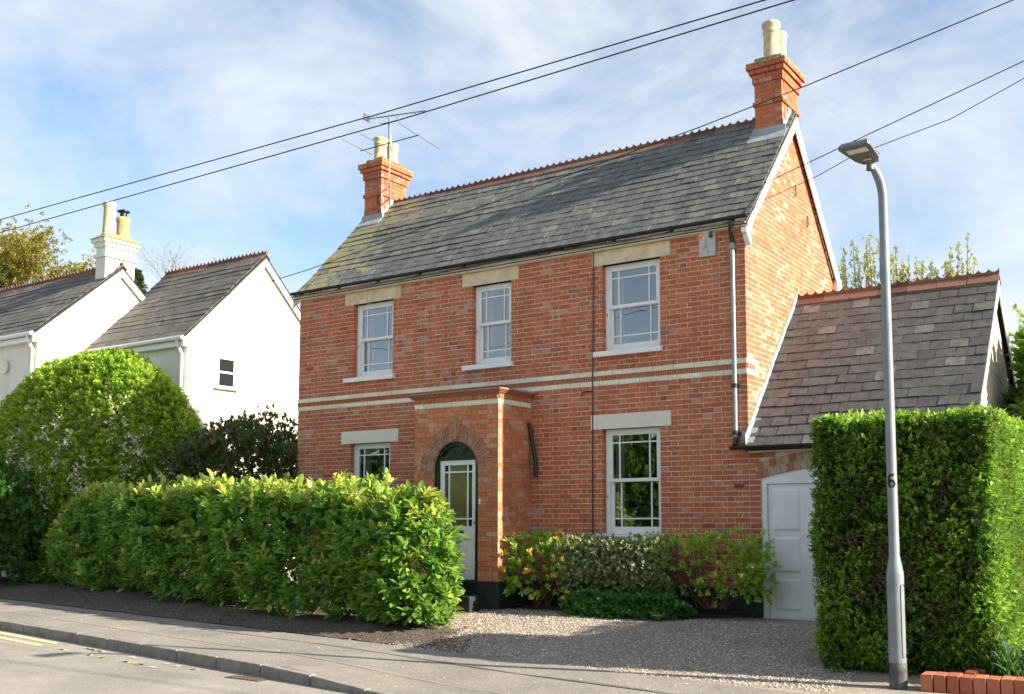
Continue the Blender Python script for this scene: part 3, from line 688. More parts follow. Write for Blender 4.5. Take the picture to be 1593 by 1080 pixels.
# soffit board, gutter, brackets, downpipe
ubox('fascia', (XL-.06, -.10, 5.585), (.05, -.008, 5.672), m_creamp, house, .006)
def gutter(x0, x1, y, z, r, parent, n):
    m = MB(); N = 9
    for i in range(N):
        t0, t1 = math.pi+math.pi*i/N, math.pi+math.pi*(i+1)/N
        A = lambda t, rr: (y+rr*math.cos(t), z+rr*math.sin(t))
        a0, a1, b0, b1 = A(t0, r), A(t1, r), A(t0, r-.006), A(t1, r-.006)
        m.hexa([(x0, *a0), (x1, *a0), (x1, *a1), (x0, *a1), (x0, *b0), (x1, *b0), (x1, *b1), (x0, *b1)])
    for xx in (x0, x1-.01):
        m.prism([(xx, y+r*math.cos(math.pi+math.pi*i/8), z+r*math.sin(math.pi+math.pi*i/8)) for i in range(9)], (.01, 0, 0))
    g_ = m.build('gutter', m_black, parent, smooth=True)
    for i in range(n):
        xx = x0+.25+(x1-x0-.5)*i/max(1, n-1); b = MB(); b.prism([(xx, y+(r+.010)*math.cos(math.pi+math.pi*q/8), z+(r+.010)*math.sin(math.pi+math.pi*q/8)) for q in range(9)], (.05, 0, 0)); b.box((xx+.005, y+r-.02, z-.07), (xx+.045, y+r+.02, z+.01)); b.build('gutter_bracket', m_black, g_)
gutter(XL-.08, .10, -.145, 5.728, .046, house, 10)
dp = MB(); dp.tube([(-.165, -.135, 5.67), (-.165, -.135, 5.56), (-.17, -.10, 5.46), (-.175, -.062, 5.40), (-.175, -.062, 5.36)], .036, 10); dp.build('swan_neck', m_black, house, smooth=True)
dp = MB(); dp.tube([(-.175, -.062, 5.37), (-.175, -.062, 2.52)], .034, 12); dp = dp.build('downpipe', m_galv, house, smooth=True)
for z in (5.30, 3.28, 2.60):
    c = MB(); c.tube([(-.175, -.062, z-.03), (-.175, -.062, z+.03)], .042, 12); c.box((-.235, -.06, z-.018), (-.115, -.004, z+.018)); c.build('pipe_clip', m_black if z != 5.30 else m_galv, dp)
c = MB(); c.tube([(-.175, -.062, 2.53), (-.17, -.075, 2.46), (-.165, -.12, 2.41)], .038, 10); c.build('shoe', m_black, dp, smooth=True)

# ------------------------------------------------------------------ chimneys
def chimney(x0, x1, right):
    y0, y1 = RY-.375, RY+.375; zb = 7.25
    core = MB(); core.box((x0+.008, y0+.008, 6.9), (x1-.008, y1-.008, 8.78), .5)
    ch = core.build('chimney', m_mortar, house)
    bw = MB(); z = zb; k = 0
    off = {}
    def layer(z, h, o, k):
        X0, X1, Y0, Y1 = x0-o, x1+o, y0-o, y1+o
        for face in range(4):
            ln = (X1-X0) if face in (0, 2) else (Y1-Y0); s = 0; pat = [ST, HD, ST, HD] if (k+face) % 2 else [HD, ST, HD, ST, HD]; cells = []; i = 0
            while s < ln-.01:
                w = min(pat[i % len(pat)], ln-s)
                if ln-s-w < .05: w = ln-s
                cells.append((s, s+w)); s += w; i += 1
            for a, b in cells:
                a += .004; b -= .004; e = R_.uniform(0, .003); z0_, z1_ = z+.004, z+h-.004; t = brick_tint(k)
                if face == 0: bw.box((X0+a, Y0-e, z0_), (X0+b, Y0+.09, z1_), t, .002)
                if face == 1: bw.box((X1-.09, Y0+a+(.09 if a < .01 else 0), z0_), (X1+e, Y0+b-(.09 if b > ln-.01 else 0), z1_), t, .002)
                if face == 2: bw.box((X0+a, Y1-.09, z0_), (X0+b, Y1+e, z1_), t, .002)
                if face == 3: bw.box((X0-e, Y0+a+(.09 if a < .01 else 0), z0_), (X0+.09, Y0+b-(.09 if b > ln-.01 else 0), z1_), t, .002)
    kz_ = 0
    while z < 8.76:
        o = 0
        if abs(z-8.10) < .039: o = .028
        if z > 8.44: o = .03
        if z > 8.51: o = .03
        if z > 8.58: o = .07
        if z > 8.66: o = .105
        layer(z, C_, o, kz_); z += C_; kz_ += 1
    bw.build('brickwork', m_brick, ch, kind='stuff')
    cp = MB(); o = .105; cp.prism([(x0-o, y0-o, z+.001), (x1+o, y0-o, z+.001), (x1+o, y1+o, z+.001), (x0-o, y1+o, z+.001)], (0, 0, .035)); cp.build('capping', m_cap, ch, bevel=.012)
    cb = MB(); 
    for i in range(3):
        for j in range(4):
            a = x0-.0+(x1-x0)*i/3; b = y0+.02+(y1-y0-.04)*j/4; cb.box((a+.004, b+.004, z+.03), (a+(x1-x0)/3-.004, b+(y1-y0-.04)/4-.004, z+.14+R_.uniform(-.008, .008)), None, .006)
    cb.box((x0+.01, y0+.03, z+.03), (x1-.01, y1-.03, z+.13)); cb.build('pot_base', m_cap if right else m_brick, ch)
    fl = MB(); fl.lathe(((x0+x1)/2, (y0+y1)/2, z+.11), [(.26, 0), (.22, .05), (.15, .09)], 14); fl.build('flaunching', m_cap, ch, smooth=True)
    zp = z+.12
    for yy, r in ((RY-.17, 1.0), (RY+.18, .9)):
        p = MB(); h = 9.54-zp if right else 9.40-zp; h *= (1 if yy < RY else .96)
        p.lathe(((x0+x1)/2, yy, zp), [(.165*r, 0), (.15*r, .03), (.135*r, .06), (.128*r, h*.68), (.13*r, h*.70), (.142*r, h*.73), (.142*r, h*.77), (.132*r, h*.80), (.138*r, h*.86), (.155*r, h*.92), (.158*r, h*.97), (.15*r, h), (.115*r, h), (.11*r, h-.3)], 22); p.build('chimney_pot', m_pot, ch, smooth=True)
    # lead flashing: front apron, stepped soakers
    fz = roofz(y0); f = MB()
    f.frame_box((x0-.05, y0-.003, fz-.015), (x1-x0+.10, 0, 0), (0, -.012, 0), (0, 0, .14)); f.hexa([(x0-.08, y0-.17, roofz(y0-.17)+.034), (x1+.08, y0-.17, roofz(y0-.17)+.034), (x1+.08, y0, fz+.036), (x0-.08, y0, fz+.036), (x0-.08, y0-.17, roofz(y0-.17)+.046), (x1+.08, y0-.17, roofz(y0-.17)+.046), (x1+.08, y0, fz+.048), (x0-.08, y0, fz+.048)])
    for xs_, s in ((x0, -1), (x1, 1)):
        for i in range(3):
            ya = y0+i*.125; f.frame_box((xs_+s*.004, ya, roofz(ya)-.02), (s*.008, 0, 0), (0, .13, 0), (0, 0, .25))
    f.build('lead_flashing', m_lead, ch)
chimney(-.475, 0.0, True); chimney(XL, XL+.475, False)

# ------------------------------------------------------------------ porch
AX, AZ, RI, RO = -4.635, 2.17, .458, .722
po = MB(); N = 20; y0, y1 = PY+.007, PY+.22
po.box((PX0+.004, y0, -.2), (AX-RI-.004, y1, AZ), .5); po.box((AX+RI+.004, y0, -.2), (PX1-.004, y1, AZ), .5)
pts = [(AX+(RI+.004)*math.cos(math.pi*i/N), AZ+(RI+.004)*math.sin(math.pi*i/N)) for i in range(N+1)]
for i in range(N):
    (xa, za), (xb, zb) = pts[i], pts[i+1]; po.hexa([(xb, y0, zb), (xa, y0, za), (xa, y1, za), (xb, y1, zb), (xb, y0, 3.40), (xa, y0, 3.40), (xa, y1, 3.40), (xb, y1, 3.40)])
po.box((PX0+.004, y0, AZ), (AX-RI-.004, y1, 3.40), .5); po.box((AX+RI+.004, y0, AZ), (PX1-.004, y1, 3.40), .5)
po.box((PX1-.2, y1, -.2), (PX1-.007, -.001, 3.40), .5); po.box((PX0+.007, y1, -.2), (PX0+.2, -.001, 3.40), .5); po.box((PX0+.02, PY+.02, 3.38), (PX1-.02, -.001, 3.405), .5)
porch = po.build('porch', m_pmortar, house)
pb = MB(); Jp = .006
kb0 = -39
for k in range(kb0, -3):
    z0 = 3.178-(-3-k)*C_; zc = z0+C_/2
    if z0 < .44: continue
    bl = []
    if zc < AZ: bl = [(AX-RI, AX+RI)]
    elif zc < AZ+RO:
        h = math.sqrt(max(0, RO**2-(zc-AZ)**2)); bl = [(AX-h, AX+h)]
    if AZ+RO-.05 < zc < AZ+RO+.13: bl = [(AX-.115, AX+.115)] if not bl else [(min(bl[0][0], AX-.115), max(bl[0][1], AX+.115))]
    for a, b, t in course(k, PX0, PX1, bl): pb.box((a+Jp/2, PY-R_.uniform(0, .003), z0+Jp/2), (b-Jp/2, PY+.1, z0+C_-Jp/2), None, .0012)
    for a, b, t in course(k+1, 0.0, -PY-.1, []):     # right and left cheeks
        ya, yb = PY+.1+a, PY+.1+b
        pb.box((PX1-.1, ya+Jp/2, z0+Jp/2), (PX1+R_.uniform(0, .003), yb-Jp/2, z0+C_-Jp/2), None, .0012)
        pb.box((PX0-R_.uniform(0, .003), ya+Jp/2, z0+Jp/2), (PX0+.1, yb-Jp/2, z0+C_-Jp/2), None, .0012)
pb.build('brickwork', m_pbrick, porch, kind='stuff')
na = 38
for i in range(na):
    t0, t1 = math.pi*i/na+.006, math.pi*(i+1)/na-.006
    v = MB(); A = lambda t, r: (AX+r*math.cos(t), AZ+r*math.sin(t)); yy = PY-R_.uniform(.002, .006)
    split = .13 if i % 2 else .14
    for ra, rb in ((RI, RI+split-.003), (RI+split+.003, RO)):
        p = [A(t0, ra), A(t1, ra), A(t1, rb), A(t0, rb)]; tn = R_.random()
        v.hexa([(p[0][0], yy, p[0][1]), (p[1][0], yy, p[1][1]), (p[1][0], yy+.12, p[1][1]), (p[0][0], yy+.12, p[0][1]), (p[3][0], yy, p[3][1]), (p[2][0], yy, p[2][1]), (p[2][0], yy+.12, p[2][1]), (p[3][0], yy+.12, p[3][1])], tn)
    v.build('arch_brick', m_arch, porch)
ks = MB()
for i, (a, b, z0, z1) in enumerate(((-.045, .045, 2.66, 3.02), (-.115, -.05, 2.70, 2.95), (.05, .115, 2.70, 2.95))):
    ks.prism([(AX+a*.8, PY-.028, z0), (AX+b*.8, PY-.028, z0), (AX+b*1.15, PY-.028, z1), (AX+a*1.15, PY-.028, z1)], (0, .1, 0), R_.uniform(.2, .9))
ks.build('keystone', m_arch, porch)
# cream band, ribbed course, moulded cornice
def around(mb, z0, z1, o, tint=None, piece=None):
    segs = [((PX0-o, PY-o), (PX1+o, PY-o)), ((PX1+o, PY-o), (PX1+o, -.014))]
    mb.box((PX0-o, PY-o, z0), (PX1+o, PY+.1, z1), tint); mb.box((PX1-.1, PY+.1, z0), (PX1+o, -.014, z1), tint); mb.box((PX0-o, PY+.1, z0), (PX0+.1, -.014, z1), tint)
x = PX1+.006
while x > PX0:
    w = R_.choice((.235, .235, .118)); a = max(x-w, PX0-.006); ubox('cream_brick', (a+.002, PY-.007, 3.181), (x-.002, PY+.1, 3.26), m_cream, porch, .002); x -= w
y = PY+.1
while y < -.03:
    e = min(y+.235, -.005); ubox('cream_brick', (PX1-.1, y+.003, 3.181), (PX1+.007, e-.003, 3.26), m_cream, porch, .002); y = e
rb = MB(); x = PX0
while x < PX1: rb.box((x, PY-.022, 3.264), (x+.028, PY+.05, 3.335), R_.uniform(.1, .8)); x += .042
y = PY
while y < -.04: rb.box((PX1-.05, y, 3.264), (PX1+.022, y+.028, 3.335), R_.uniform(.1, .8)); y += .042
rb.build('ribbed_course', m_pbrick, porch, kind='stuff')
for z0, z1, o in ((3.335, 3.352, .035), (3.352, 3.372, .06), (3.372, 3.392, .085), (3.392, 3.412, .11)):
    c = MB(); around(c, z0, z1, o, .2); c.build('cornice', m_arch, porch, bevel=.004)
ld = MB(); ld.hexa([(PX0-.09, PY-.09, 3.413), (PX1+.09, PY-.09, 3.413), (PX1+.09, -.014, 3.413), (PX0-.09, -.014, 3.413), (PX0-.09, PY-.09, 3.418), (PX1+.09, PY-.09, 3.418), (PX1+.09, -.014, 3.44), (PX0-.09, -.014, 3.44)]); ld.build('porch_roof', m_lead, porch)
pp_ = MB(); pp_.box((PX0-.02, PY-.02, -.2), (AX-RI, PY+.15, .44)); pp_.box((AX+RI, PY-.02, -.2), (PX1+.02, PY+.15, .44)); pp_.box((PX1-.15, PY+.15, -.2), (PX1+.02, -.023, .44)); pp_.box((AX-RI, PY+.01, -.2), (AX+RI, PY+.3, .40)); pp_.build('plinth', m_plinth, porch, bevel=.008)
sp = MB(); sp.box((AX-.62, PY-.36, -.1), (AX+.60, PY-.02, .235)); sp.build('step', m_plinth, porch, bevel=.02)
ubox('threshold', (AX-RI, PY-.015, .40), (AX+RI, PY+.12, .445), m_plinth, porch, .006)
# front door and its frame
yd_ = PY+.075
df = MB(); fwid = .085
df.box((AX-RI, yd_-.03, .445), (AX-RI+fwid, yd_+.08, AZ+.16)); df.box((AX+RI-fwid, yd_-.03, .445), (AX+RI, yd_+.08, AZ+.16)); df.box((AX-RI+fwid, yd_-.028, 2.335), (AX+RI-fwid, yd_+.08, 2.40))
N = 24
for i in range(N):
    t0, t1 = math.pi*i/N, math.pi*(i+1)/N
    if math.sin((t0+t1)/2)*RI < .15: continue
    A = lambda t, r: (AX+r*math.cos(t), AZ+r*math.sin(t)); p = [A(t0, RI-.06), A(t1, RI-.06), A(t1, RI), A(t0, RI)]
    df.hexa([(p[0][0], yd_-.03, p[0][1]), (p[1][0], yd_-.03, p[1][1]), (p[1][0], yd_+.08, p[1][1]), (p[0][0], yd_+.08, p[0][1]), (p[3][0], yd_-.03, p[3][1]), (p[2][0], yd_-.03, p[2][1]), (p[2][0], yd_+.08, p[2][1]), (p[3][0], yd_+.08, p[3][1])])
for t in (math.radians(62), math.radians(118)):
    c, s = math.cos(t), math.sin(t); px, pz = AX+.08*c, 2.40; qx, qz = AX+(RI-.05)*c, AZ+(RI-.05)*s
    df.tube([(px, yd_-.0, pz), (qx, yd_-.0, qz)], .011, 4)
door_fr = df.build('door_frame', m_green, house)
fl = MB(); fl.poly([(AX+(RI-.03)*math.cos(t), yd_+.03, AZ+(RI-.03)*math.sin(t)) for t in [math.asin(.23/(RI-.03))+(math.pi-2*math.asin(.23/(RI-.03)))*i/16 for i in range(17)]]); fl.build('fanlight', m_fan, door_fr)
DX0, DX1, DZ0, DZ1 = AX-RI+fwid+.004, AX+RI-fwid-.004, .45, 2.33; dw = DX1-DX0
d = MB(); y = yd_; st = .085
gx = [DX0+st, DX0+st+.095, DX1-st-.095, DX1-st]; gz = [1.285, 1.40, 2.14, 2.25]
d.box((DX0, y, DZ0), (gx[0], y+.045, DZ1)); d.box((gx[3], y, DZ0), (DX1, y+.045, DZ1)); d.box((gx[0], y+.001, gz[3]), (gx[3], y+.045, DZ1)); d.box((gx[0], y+.001, 1.08), (gx[3], y+.045, gz[0])); d.box((gx[0], y+.001, DZ0), (gx[3], y+.045, .62))
d.box((gx[0], y+.018, .62), (gx[3], y+.04, 1.08)); mx_ = (DX0+DX1)/2; d.box((mx_-.05, y+.001, .62), (mx_+.05, y+.045, 1.08))
for xx in gx[1:3]: d.box((xx-.013, y+.004, gz[0]), (xx+.013, y+.04, gz[3]))
for zz in gz[1:3]:
    for i in range(3): d.box((gx[i]+(.013 if i else 0), y+.005, zz-.013), (gx[i+1]-(.013 if i < 2 else 0), y+.039, zz+.013))
door = d.build('front_door', m_greyw, house, bevel=.004)
for a, b in ((gx[0], mx_-.05), (mx_+.05, gx[3])): ubox('raised_panel', (a+.03, y+.008, .655), (b-.03, y+.02, 1.045), m_greyw, door, .006)
for i in range(3):
    for j in range(3):
        corner = i != 1 and j != 1; p = MB(); p.box((gx[i]+.002, y+.018, gz[j]+.002), (gx[i+1]-.002, y+.024, gz[j+1]-.002)); p.build('pane', m_cobalt if corner else (m_obscure if i == 1 else m_fan), door)
ubox('letter_box', (mx_-.125, y-.012, 1.155), (mx_+.125, y+.002, 1.215), m_galv, door, .004)
ubox('letter_flap', (mx_-.105, y-.016, 1.167), (mx_+.105, y-.010, 1.203), m_black, door, .002)
k_ = MB(); k_.lathe((DX1-.04, y-.0, 1.33), [(.02, 0), (.02, .02)], 10); k_.build('door_knob', m_galv, door)
ubox('bell_push', (AX+RI+.03, PY-.018, 1.62), (AX+RI+.06, PY-.004, 1.70), m_white, house, .004)

# ------------------------------------------------------------------ small things on the front
ab = MB(); x0, x1, z0, z1 = -.72, -.455, 5.235, 5.61
ab.hexa([(x0, -.035, z0), (x1, -.035, z0), (x1, -.002, z0), (x0, -.002, z0), (x0, -.035, z1), (x1, -.035, z1), (x1, -.002, z1), (x0, -.002, z1)])
ab.prism([(x0, -.035, z0+.10), (x0, -.035, z1), (x0+.135, -.10, z1-.01), (x0+.135, -.10, z0+.13)], (0, .001, 0))
ab.hexa([(x0, -.036, z0), (x0+.14, -.036, z0+.0), (x0+.14, -.035, z0), (x0, -.035, z0), (x0, -.036, z1), (x0+.14, -.11, z1), (x0+.14, -.035, z1), (x0, -.035, z1)])
ab.hexa([(x0+.14, -.05, z0+.09), (x1, -.036, z0+.02), (x1, -.035, z0+.02), (x0+.14, -.035, z0+.09), (x0+.14, -.11, z1), (x1, -.036, z1), (x1, -.035, z1), (x0+.14, -.035, z1)])
alarm = ab.build('alarm_box', m_alarm, house, bevel=.003)
bc = MB(); bc.tube([(x0+.055, -.055, 5.545), (x0+.055, -.085, 5.545), (x0+.055, -.10, 5.545)], [.042, .040, .02], 14); bc.build('beacon', m_orange, alarm, smooth=True)
for i in range(4): ubox('louvre', (x1-.085, -.082+i*.0+.0, 5.50+i*.024), (x1-.03, -.05, 5.51+i*.024), m_black, alarm)
cb_ = MB(); cb_.tube([(-2.565, -.02, 5.62), (-2.575, -.02, 4.4), (-2.585, -.022, 3.72), (-2.588, -.03, 3.56), (-2.59, -.02, 3.40), (-2.60, -.02, 2.0), (-2.60, -.02, .6)], .009, 6); cb_.build('wall_cable', m_black, house)
cb_ = MB(); cb_.tube([(-2.59, -.02, 3.37), (-2.70, -.018, 3.375), (-2.79, -.018, 3.365), (-2.80, -.018, 3.30)], .009, 6); cb_.build('cable_spur', m_black, house)
cd = MB(); cd.tube([(-3.77, -.10, 2.93), (-3.755, -.075, 2.88), (-3.66, -.05, 2.33), (-3.65, -.05, 2.05)], .030, 10); cd.build('overflow_pipe', m_black, house, smooth=True)
vt = MB()
for i in range(5): vt.tube([(-.23+.03*i, -.006, 1.83), (-.215+.03*i, -.02, 1.85), (-.225+.03*i, -.008, 1.875)], .008, 5)
vt.build('rusty_bracket', m_rust, house)

# ================================================================== GARAGE
garage = thing('garage', (1.5, 2, 0), 'brick side garage with steep brown slate roof and white door', 'garage')
GX1 = 3.0; OX0, OX1 = .17, 2.49; AR = 4.56; acx, acz = 1.33, 2.10-AR
archz = lambda x: acz+math.sqrt(AR**2-(x-acx)**2)
gw = MB(); gw.box((.001, .0012, -.2), (OX0-.004, .2, 2.36)); gw.box((OX1+.004, .0012, -.2), (GX1, .2, 2.36))
N = 12
for i in range(N):
    xa, xb = OX0-.004+(OX1-OX0+.008)*i/N, OX0-.004+(OX1-OX0+.008)*(i+1)/N
    gw.hexa([(xa, .007, archz(xa)), (xb, .007, archz(xb)), (xb, .2, archz(xb)), (xa, .2, archz(xa)), (xa, .007, 2.36), (xb, .007, 2.36), (xb, .2, 2.36), (xa, .2, 2.36)])
gw.prism([(GX1, .2, -.2), (GX1, 4.1, -.2), (GX1, 4.1, 2.5), (GX1, 2.14, 4.72), (GX1, .2, 2.55)], (-.2, 0, 0))
gwall = gw.build('wall', m_mortar, garage)
gk = MB()
for k in range(K0, -14):
    z0 = ZS+k*C_; zc = z0+C_/2; bl = []
    if zc < 1.955: bl = [(OX0, OX1)]
    else: bl = [(.11+max(0, (zc-2.18)*3), 2.55)] if zc < 2.30 else []
    for a, b, t in course(k, .0, GX1, bl, GX1+.04): gk.box((a+J/2, R_.uniform(-.005, -.001), z0+J/2), (b-J/2, .1, z0+C_-J/2), brick_tint(k), .0022)
gk.build('brickwork', m_brick, gwall, kind='stuff')
for ring in range(2):
    n = 26; th0, th1 = math.asin((OX0-acx-.06)/AR), math.asin((OX1-acx+.06)/AR)
    for i in range(n):
        a0 = th0+(th1-th0)*(i+(.5 if ring else 0))/n+.0008; a1 = th0+(th1-th0)*(i+1+(.5 if ring else 0))/n-.0008
        ra, rb_ = AR+.004+ring*.115, AR+.110+ring*.115; A = lambda t, r: (acx+r*math.sin(t), acz+r*math.cos(t)); p = [A(a0, ra), A(a1, ra), A(a1, rb_), A(a0, rb_)]; yy = -R_.uniform(.003, .008)
        if p[2][1] > 2.35: continue
        v = MB(); v.hexa([(p[0][0], yy, p[0][1]), (p[1][0], yy, p[1][1]), (p[1][0], .1, p[1][1]), (p[0][0], .1, p[0][1]), (p[3][0], yy, p[3][1]), (p[2][0], yy, p[2][1]), (p[2][0], .1, p[2][1]), (p[3][0], .1, p[3][1])], None); v.build('arch_brick', m_mix, gwall)
fr = MB(); fr.box((OX0, .02, -.05), (OX0+.075, .12, 1.87)); fr.box((OX1-.075, .02, -.05), (OX1, .12, 1.87)); fr.box((OX0, .02, 1.87), (OX1, .12, 1.945))
fr.prism([(OX0, .028, 1.946)]+[(OX0+(OX1-OX0)*i/12, .028, max(1.947, archz(OX0+(OX1-OX0)*i/12)-.003)) for i in range(13)]+[(OX1, .028, 1.946)], (0, .06, 0)); fr.build('door_frame', m_greyw, garage, bevel=.003)
gd = ubox('garage_door', (OX0+.08, .055, -.04), (OX1-.08, .09, 1.865), m_greyw, garage, .004)
pw = (OX1-OX0-.16)/4
for i in range(4):
    for z0, z1 in ((.12, .56), (.64, 1.13), (1.21, 1.80)):
        px = OX0+.08+pw*i+.07; m = MB(); px1 = px+pw-.14
        e = .035; yb_, yf = .055, .038
        m.hexa([(px, yb_-.001, z0), (px1, yb_-.001, z0), (px1, yb_, z0), (px, yb_, z0), (px, yb_-.001, z1), (px1, yb_-.001, z1), (px1, yb_, z1), (px, yb_, z1)])
        O = [(px, yb_-.001, z0), (px1, yb_-.001, z0), (px1, yb_-.001, z1), (px, yb_-.001, z1)]; I = [(px+e, yf, z0+e), (px1-e, yf, z0+e), (px1-e, yf, z1-e), (px+e, yf, z1-e)]
        for q in range(4): m.poly([O[q], O[(q+1) % 4], I[(q+1) % 4], I[q]])
        m.poly(I); m.build('raised_panel', m_greyw, gd)
ubox('bottom_rail', (OX0+.08, .045, -.045), (OX1-.08, .053, .05), m_greyw, gd)
# garage roof
gy, gz_, gry, grz = -.16, 2.40, 2.14, 4.905
gsl = (grz-gz_)/(gry-gy)
gr = MB(); gr.prism([(.006, gy+.02, gz_-.03), (.006, gry, grz-.02), (.006, 2*gry-gy, gz_-.03), (.006, 2*gry-gy, gz_-.07), (.006, gry, grz-.07), (.006, gy+.02, gz_-.07)], (3.06, 0, 0)); groof_o = gr.build('roof', m_deck, garage)
slates(.03, 3.09, gy, gz_-.012, gry, grz-.005, .265, .200, m_gslate, groof_o, 300)
bk = MB(); bk.prism([(.006, 2*gry-gy, gz_-.02), (.006, gry, grz), (.006, gry, grz-.018), (.006, 2*gry-gy, gz_-.028)], (3.08, 0, 0)); bk.build('rear_slope', m_gslate, groof_o)
ridge(.02, 3.10, gry, grz+.005, gsl, .44, .147, groof_o, m_ridge)
gutter(-.20, 3.12, gy-.025, gz_+.0, .052, garage, 5)
ubox('fascia', (.02, -.10, 2.315), (3.05, -.009, 2.37), m_creamp, garage, .004)
for ys in (-1, 1):
    m = MB(); y1 = gry+ys*(gry-gy-.02); P = [(3.068, gry, grz-.066), (3.068, y1, gz_-.066), (3.068, y1, gz_-.066-.13), (3.068, gry, grz-.066-.16)]; m.prism(P, (.02, 0, 0)); m.build('bargeboard', m_white, garage)
lf = MB(); n = 9    # stepped lead flashing against the main gable
for i in range(n):
    t0, t1 = i/n, (i+1)/n+.02; ya, yb_ = gy+.02+(gry-gy)*t0, gy+.02+(gry-gy)*t1; za, zb_ = gz_+(grz-gz_)*t0, gz_+(grz-gz_)*t1; s = .0015*(i % 2)
    lf.hexa([(.006+s, ya, za-.02), (.014+s, ya, za-.02), (.014+s, yb_, zb_-.02), (.006+s, yb_, zb_-.02), (.006+s, ya-.02, za+.15), (.014+s, ya-.02, za+.15), (.014+s, yb_-.02, zb_+.15), (.006+s, yb_-.02, zb_+.15)])
    lf.hexa([(.012, ya, za+.012), (.11, ya, za+.012), (.11, yb_, zb_+.012), (.012, yb_, zb_+.012), (.012, ya, za+.024+s), (.11, ya, za+.024+s), (.11, yb_, zb_+.024+s), (.012, yb_, zb_+.024+s)])
lf.box((-.10, -.02, 2.46), (.0, -.009, 2.62)); lf.build('lead_flashing', m_lead, garage)

# ================================================================== NEIGHBOURS
def cottage(name, label, x0, x1, ye, ze, yr, zr, chim):
    t = thing(name, ((x0+x1)/2, yr, 0), label, 'house'); s = (zr-ze)/(yr-ye); yb_ = 2*yr-ye
    w = MB(); w.box((x0, ye+.18, -.4), (x1-.3, ye+.42, ze-.02), .5); w.prism([(x1, ye+.18, -.4), (x1, yb_-.2, -.4), (x1, yb_-.2, ze-.02), (x1, yr, zr-.13), (x1, ye+.18, ze+.02)], (-.3, 0, 0)); wl = w.build('wall', m_wash, t)
    r = MB(); r.prism([(x0, ye, ze-.04), (x0, yr, zr-.03), (x0, yb_, ze-.04), (x0, yb_, ze-.10), (x0, yr, zr-.10), (x0, ye, ze-.10)], (x1-x0+.09, 0, 0)); ro = r.build('roof', m_deck, t)
    slates(x0, x1+.1, ye, ze-.02, yr, zr-.008, .33, .22, m_nslate, ro, 0)
    ridge(x0, x1+.1, yr, zr, s, .46, .155, ro, m_ridge, h=.13)
    for ys in (-1, 1):
        m = MB(); y1 = yr+ys*(yr-ye-.01); P = [(x1+.06, yr, zr-.10), (x1+.06, y1, ze-.10), (x1+.06, y1, ze-.27), (x1+.06, yr, zr-.30)]; m.prism(P, (.025, 0, 0)); m.build('bargeboard', m_white, t)
    m = MB(); m.tube([(x0, ye-.03, ze-.06), (x1+.1, ye-.03, ze-.06)], .055, 8); m.build('gutter', m_white, t, smooth=True)
    ubox('fascia', (x0, ye+.03, ze-.24), (x1, ye+.178, ze-.11), m_white, t)
    m = MB(); m.tube([(x1-.12, ye-.03, ze-.1), (x1-.12, ye+.02, ze-.25), (x1-.10, ye+.11, ze-.42), (x1-.10, ye+.11, .2)], .04, 8); m.build('downpipe', m_white, t, smooth=True)
    return t, wl
ext, _ = cottage('cottage_wing', 'white painted rear wing with small window in its gable', -19.1, -15.0, 1.50, 5.74, 3.85, 8.2, False)
m = MB(); wx = -15.0; m.box((wx-.05, 2.50, 4.60), (wx+.03, 3.06, 4.66)); m.box((wx-.05, 2.50, 5.32), (wx+.03, 3.06, 5.38)); m.box((wx-.05, 2.50, 4.66), (wx+.03, 2.57, 5.32)); m.box((wx-.05, 2.99, 4.66), (wx+.03, 3.06, 5.32)); m.box((wx-.04, 2.57, 4.97), (wx+.025, 2.99, 5.02)); wd = m.build('window', m_white, ext)
for z0, z1 in ((4.66, 4.97), (5.02, 5.32)): ubox('pane', (wx, 2.57, z0), (wx+.008, 2.99, z1), m_npane, wd)
ubox('sill', (wx, 2.44, 4.555), (wx+.07, 3.12, 4.59), m_kerb, wd)
ubox('air_vent', (wx, 2.40, 6.20), (wx+.015, 2.55, 6.40), m_stone, ext)
cot, cw_ = cottage('white_cottage', 'white painted cottage with tall chimney at the left edge', -34.0, -18.9, .12, 6.02, 2.39, 8.13, True)
cx0, cx1, cy0, cy1 = -19.36, -18.93, 1.97, 2.80
ch = MB(); ch.box((cx0, cy0, 7.0), (cx1, cy1, 8.72)); ch.box((cx0-.05, cy0-.05, 8.32), (cx1+.05, cy1+.05, 8.40)); ch.box((cx0-.05, cy0-.05, 8.6), (cx1+.05, cy1+.05, 8.72)); ch.box((cx0-.10, cy0-.10, 8.72), (cx1+.10, cy1+.10, 8.82)); cho = ch.build('chimney', m_wash, cot)
cp = MB(); cp.hexa([(cx0-.13, cy0-.13, 8.822), (cx1+.13, cy0-.13, 8.822), (cx1+.13, cy1+.13, 8.822), (cx0-.13, cy1+.13, 8.822), (cx0+.1, cy0+.1, 9.0), (cx1-.1, cy0+.1, 9.0), (cx1-.1, cy1-.1, 9.0), (cx0+.1, cy1-.1, 9.0)]); cp.build('capping', m_cap, cho)
p = MB(); p.lathe(((cx0+cx1)/2, 2.16, 8.96), [(.17, 0), (.155, .06), (.14, .75), (.165, .80), (.165, .86), (.14, .9)], 16); p.build('chimney_pot', m_pot, cho, smooth=True)
p = MB(); p.lathe(((cx0+cx1)/2, 2.56, 8.96), [(.155, 0), (.155, .45), (.175, .48), (.175, .54), (.155, .58)], 16); p.build('chimney_pot', m_potr, cho, smooth=True, label='orange clay pot with a metal cowl')
p = MB(); p.lathe(((cx0+cx1)/2, 2.56, 9.53), [(.09, 0), (.09, .16)], 12); p.lathe(((cx0+cx1)/2, 2.56, 9.70), [(.16, 0), (.16, .02), (.06, .07)], 14); p.build('cowl', m_black, cho, smooth=True)
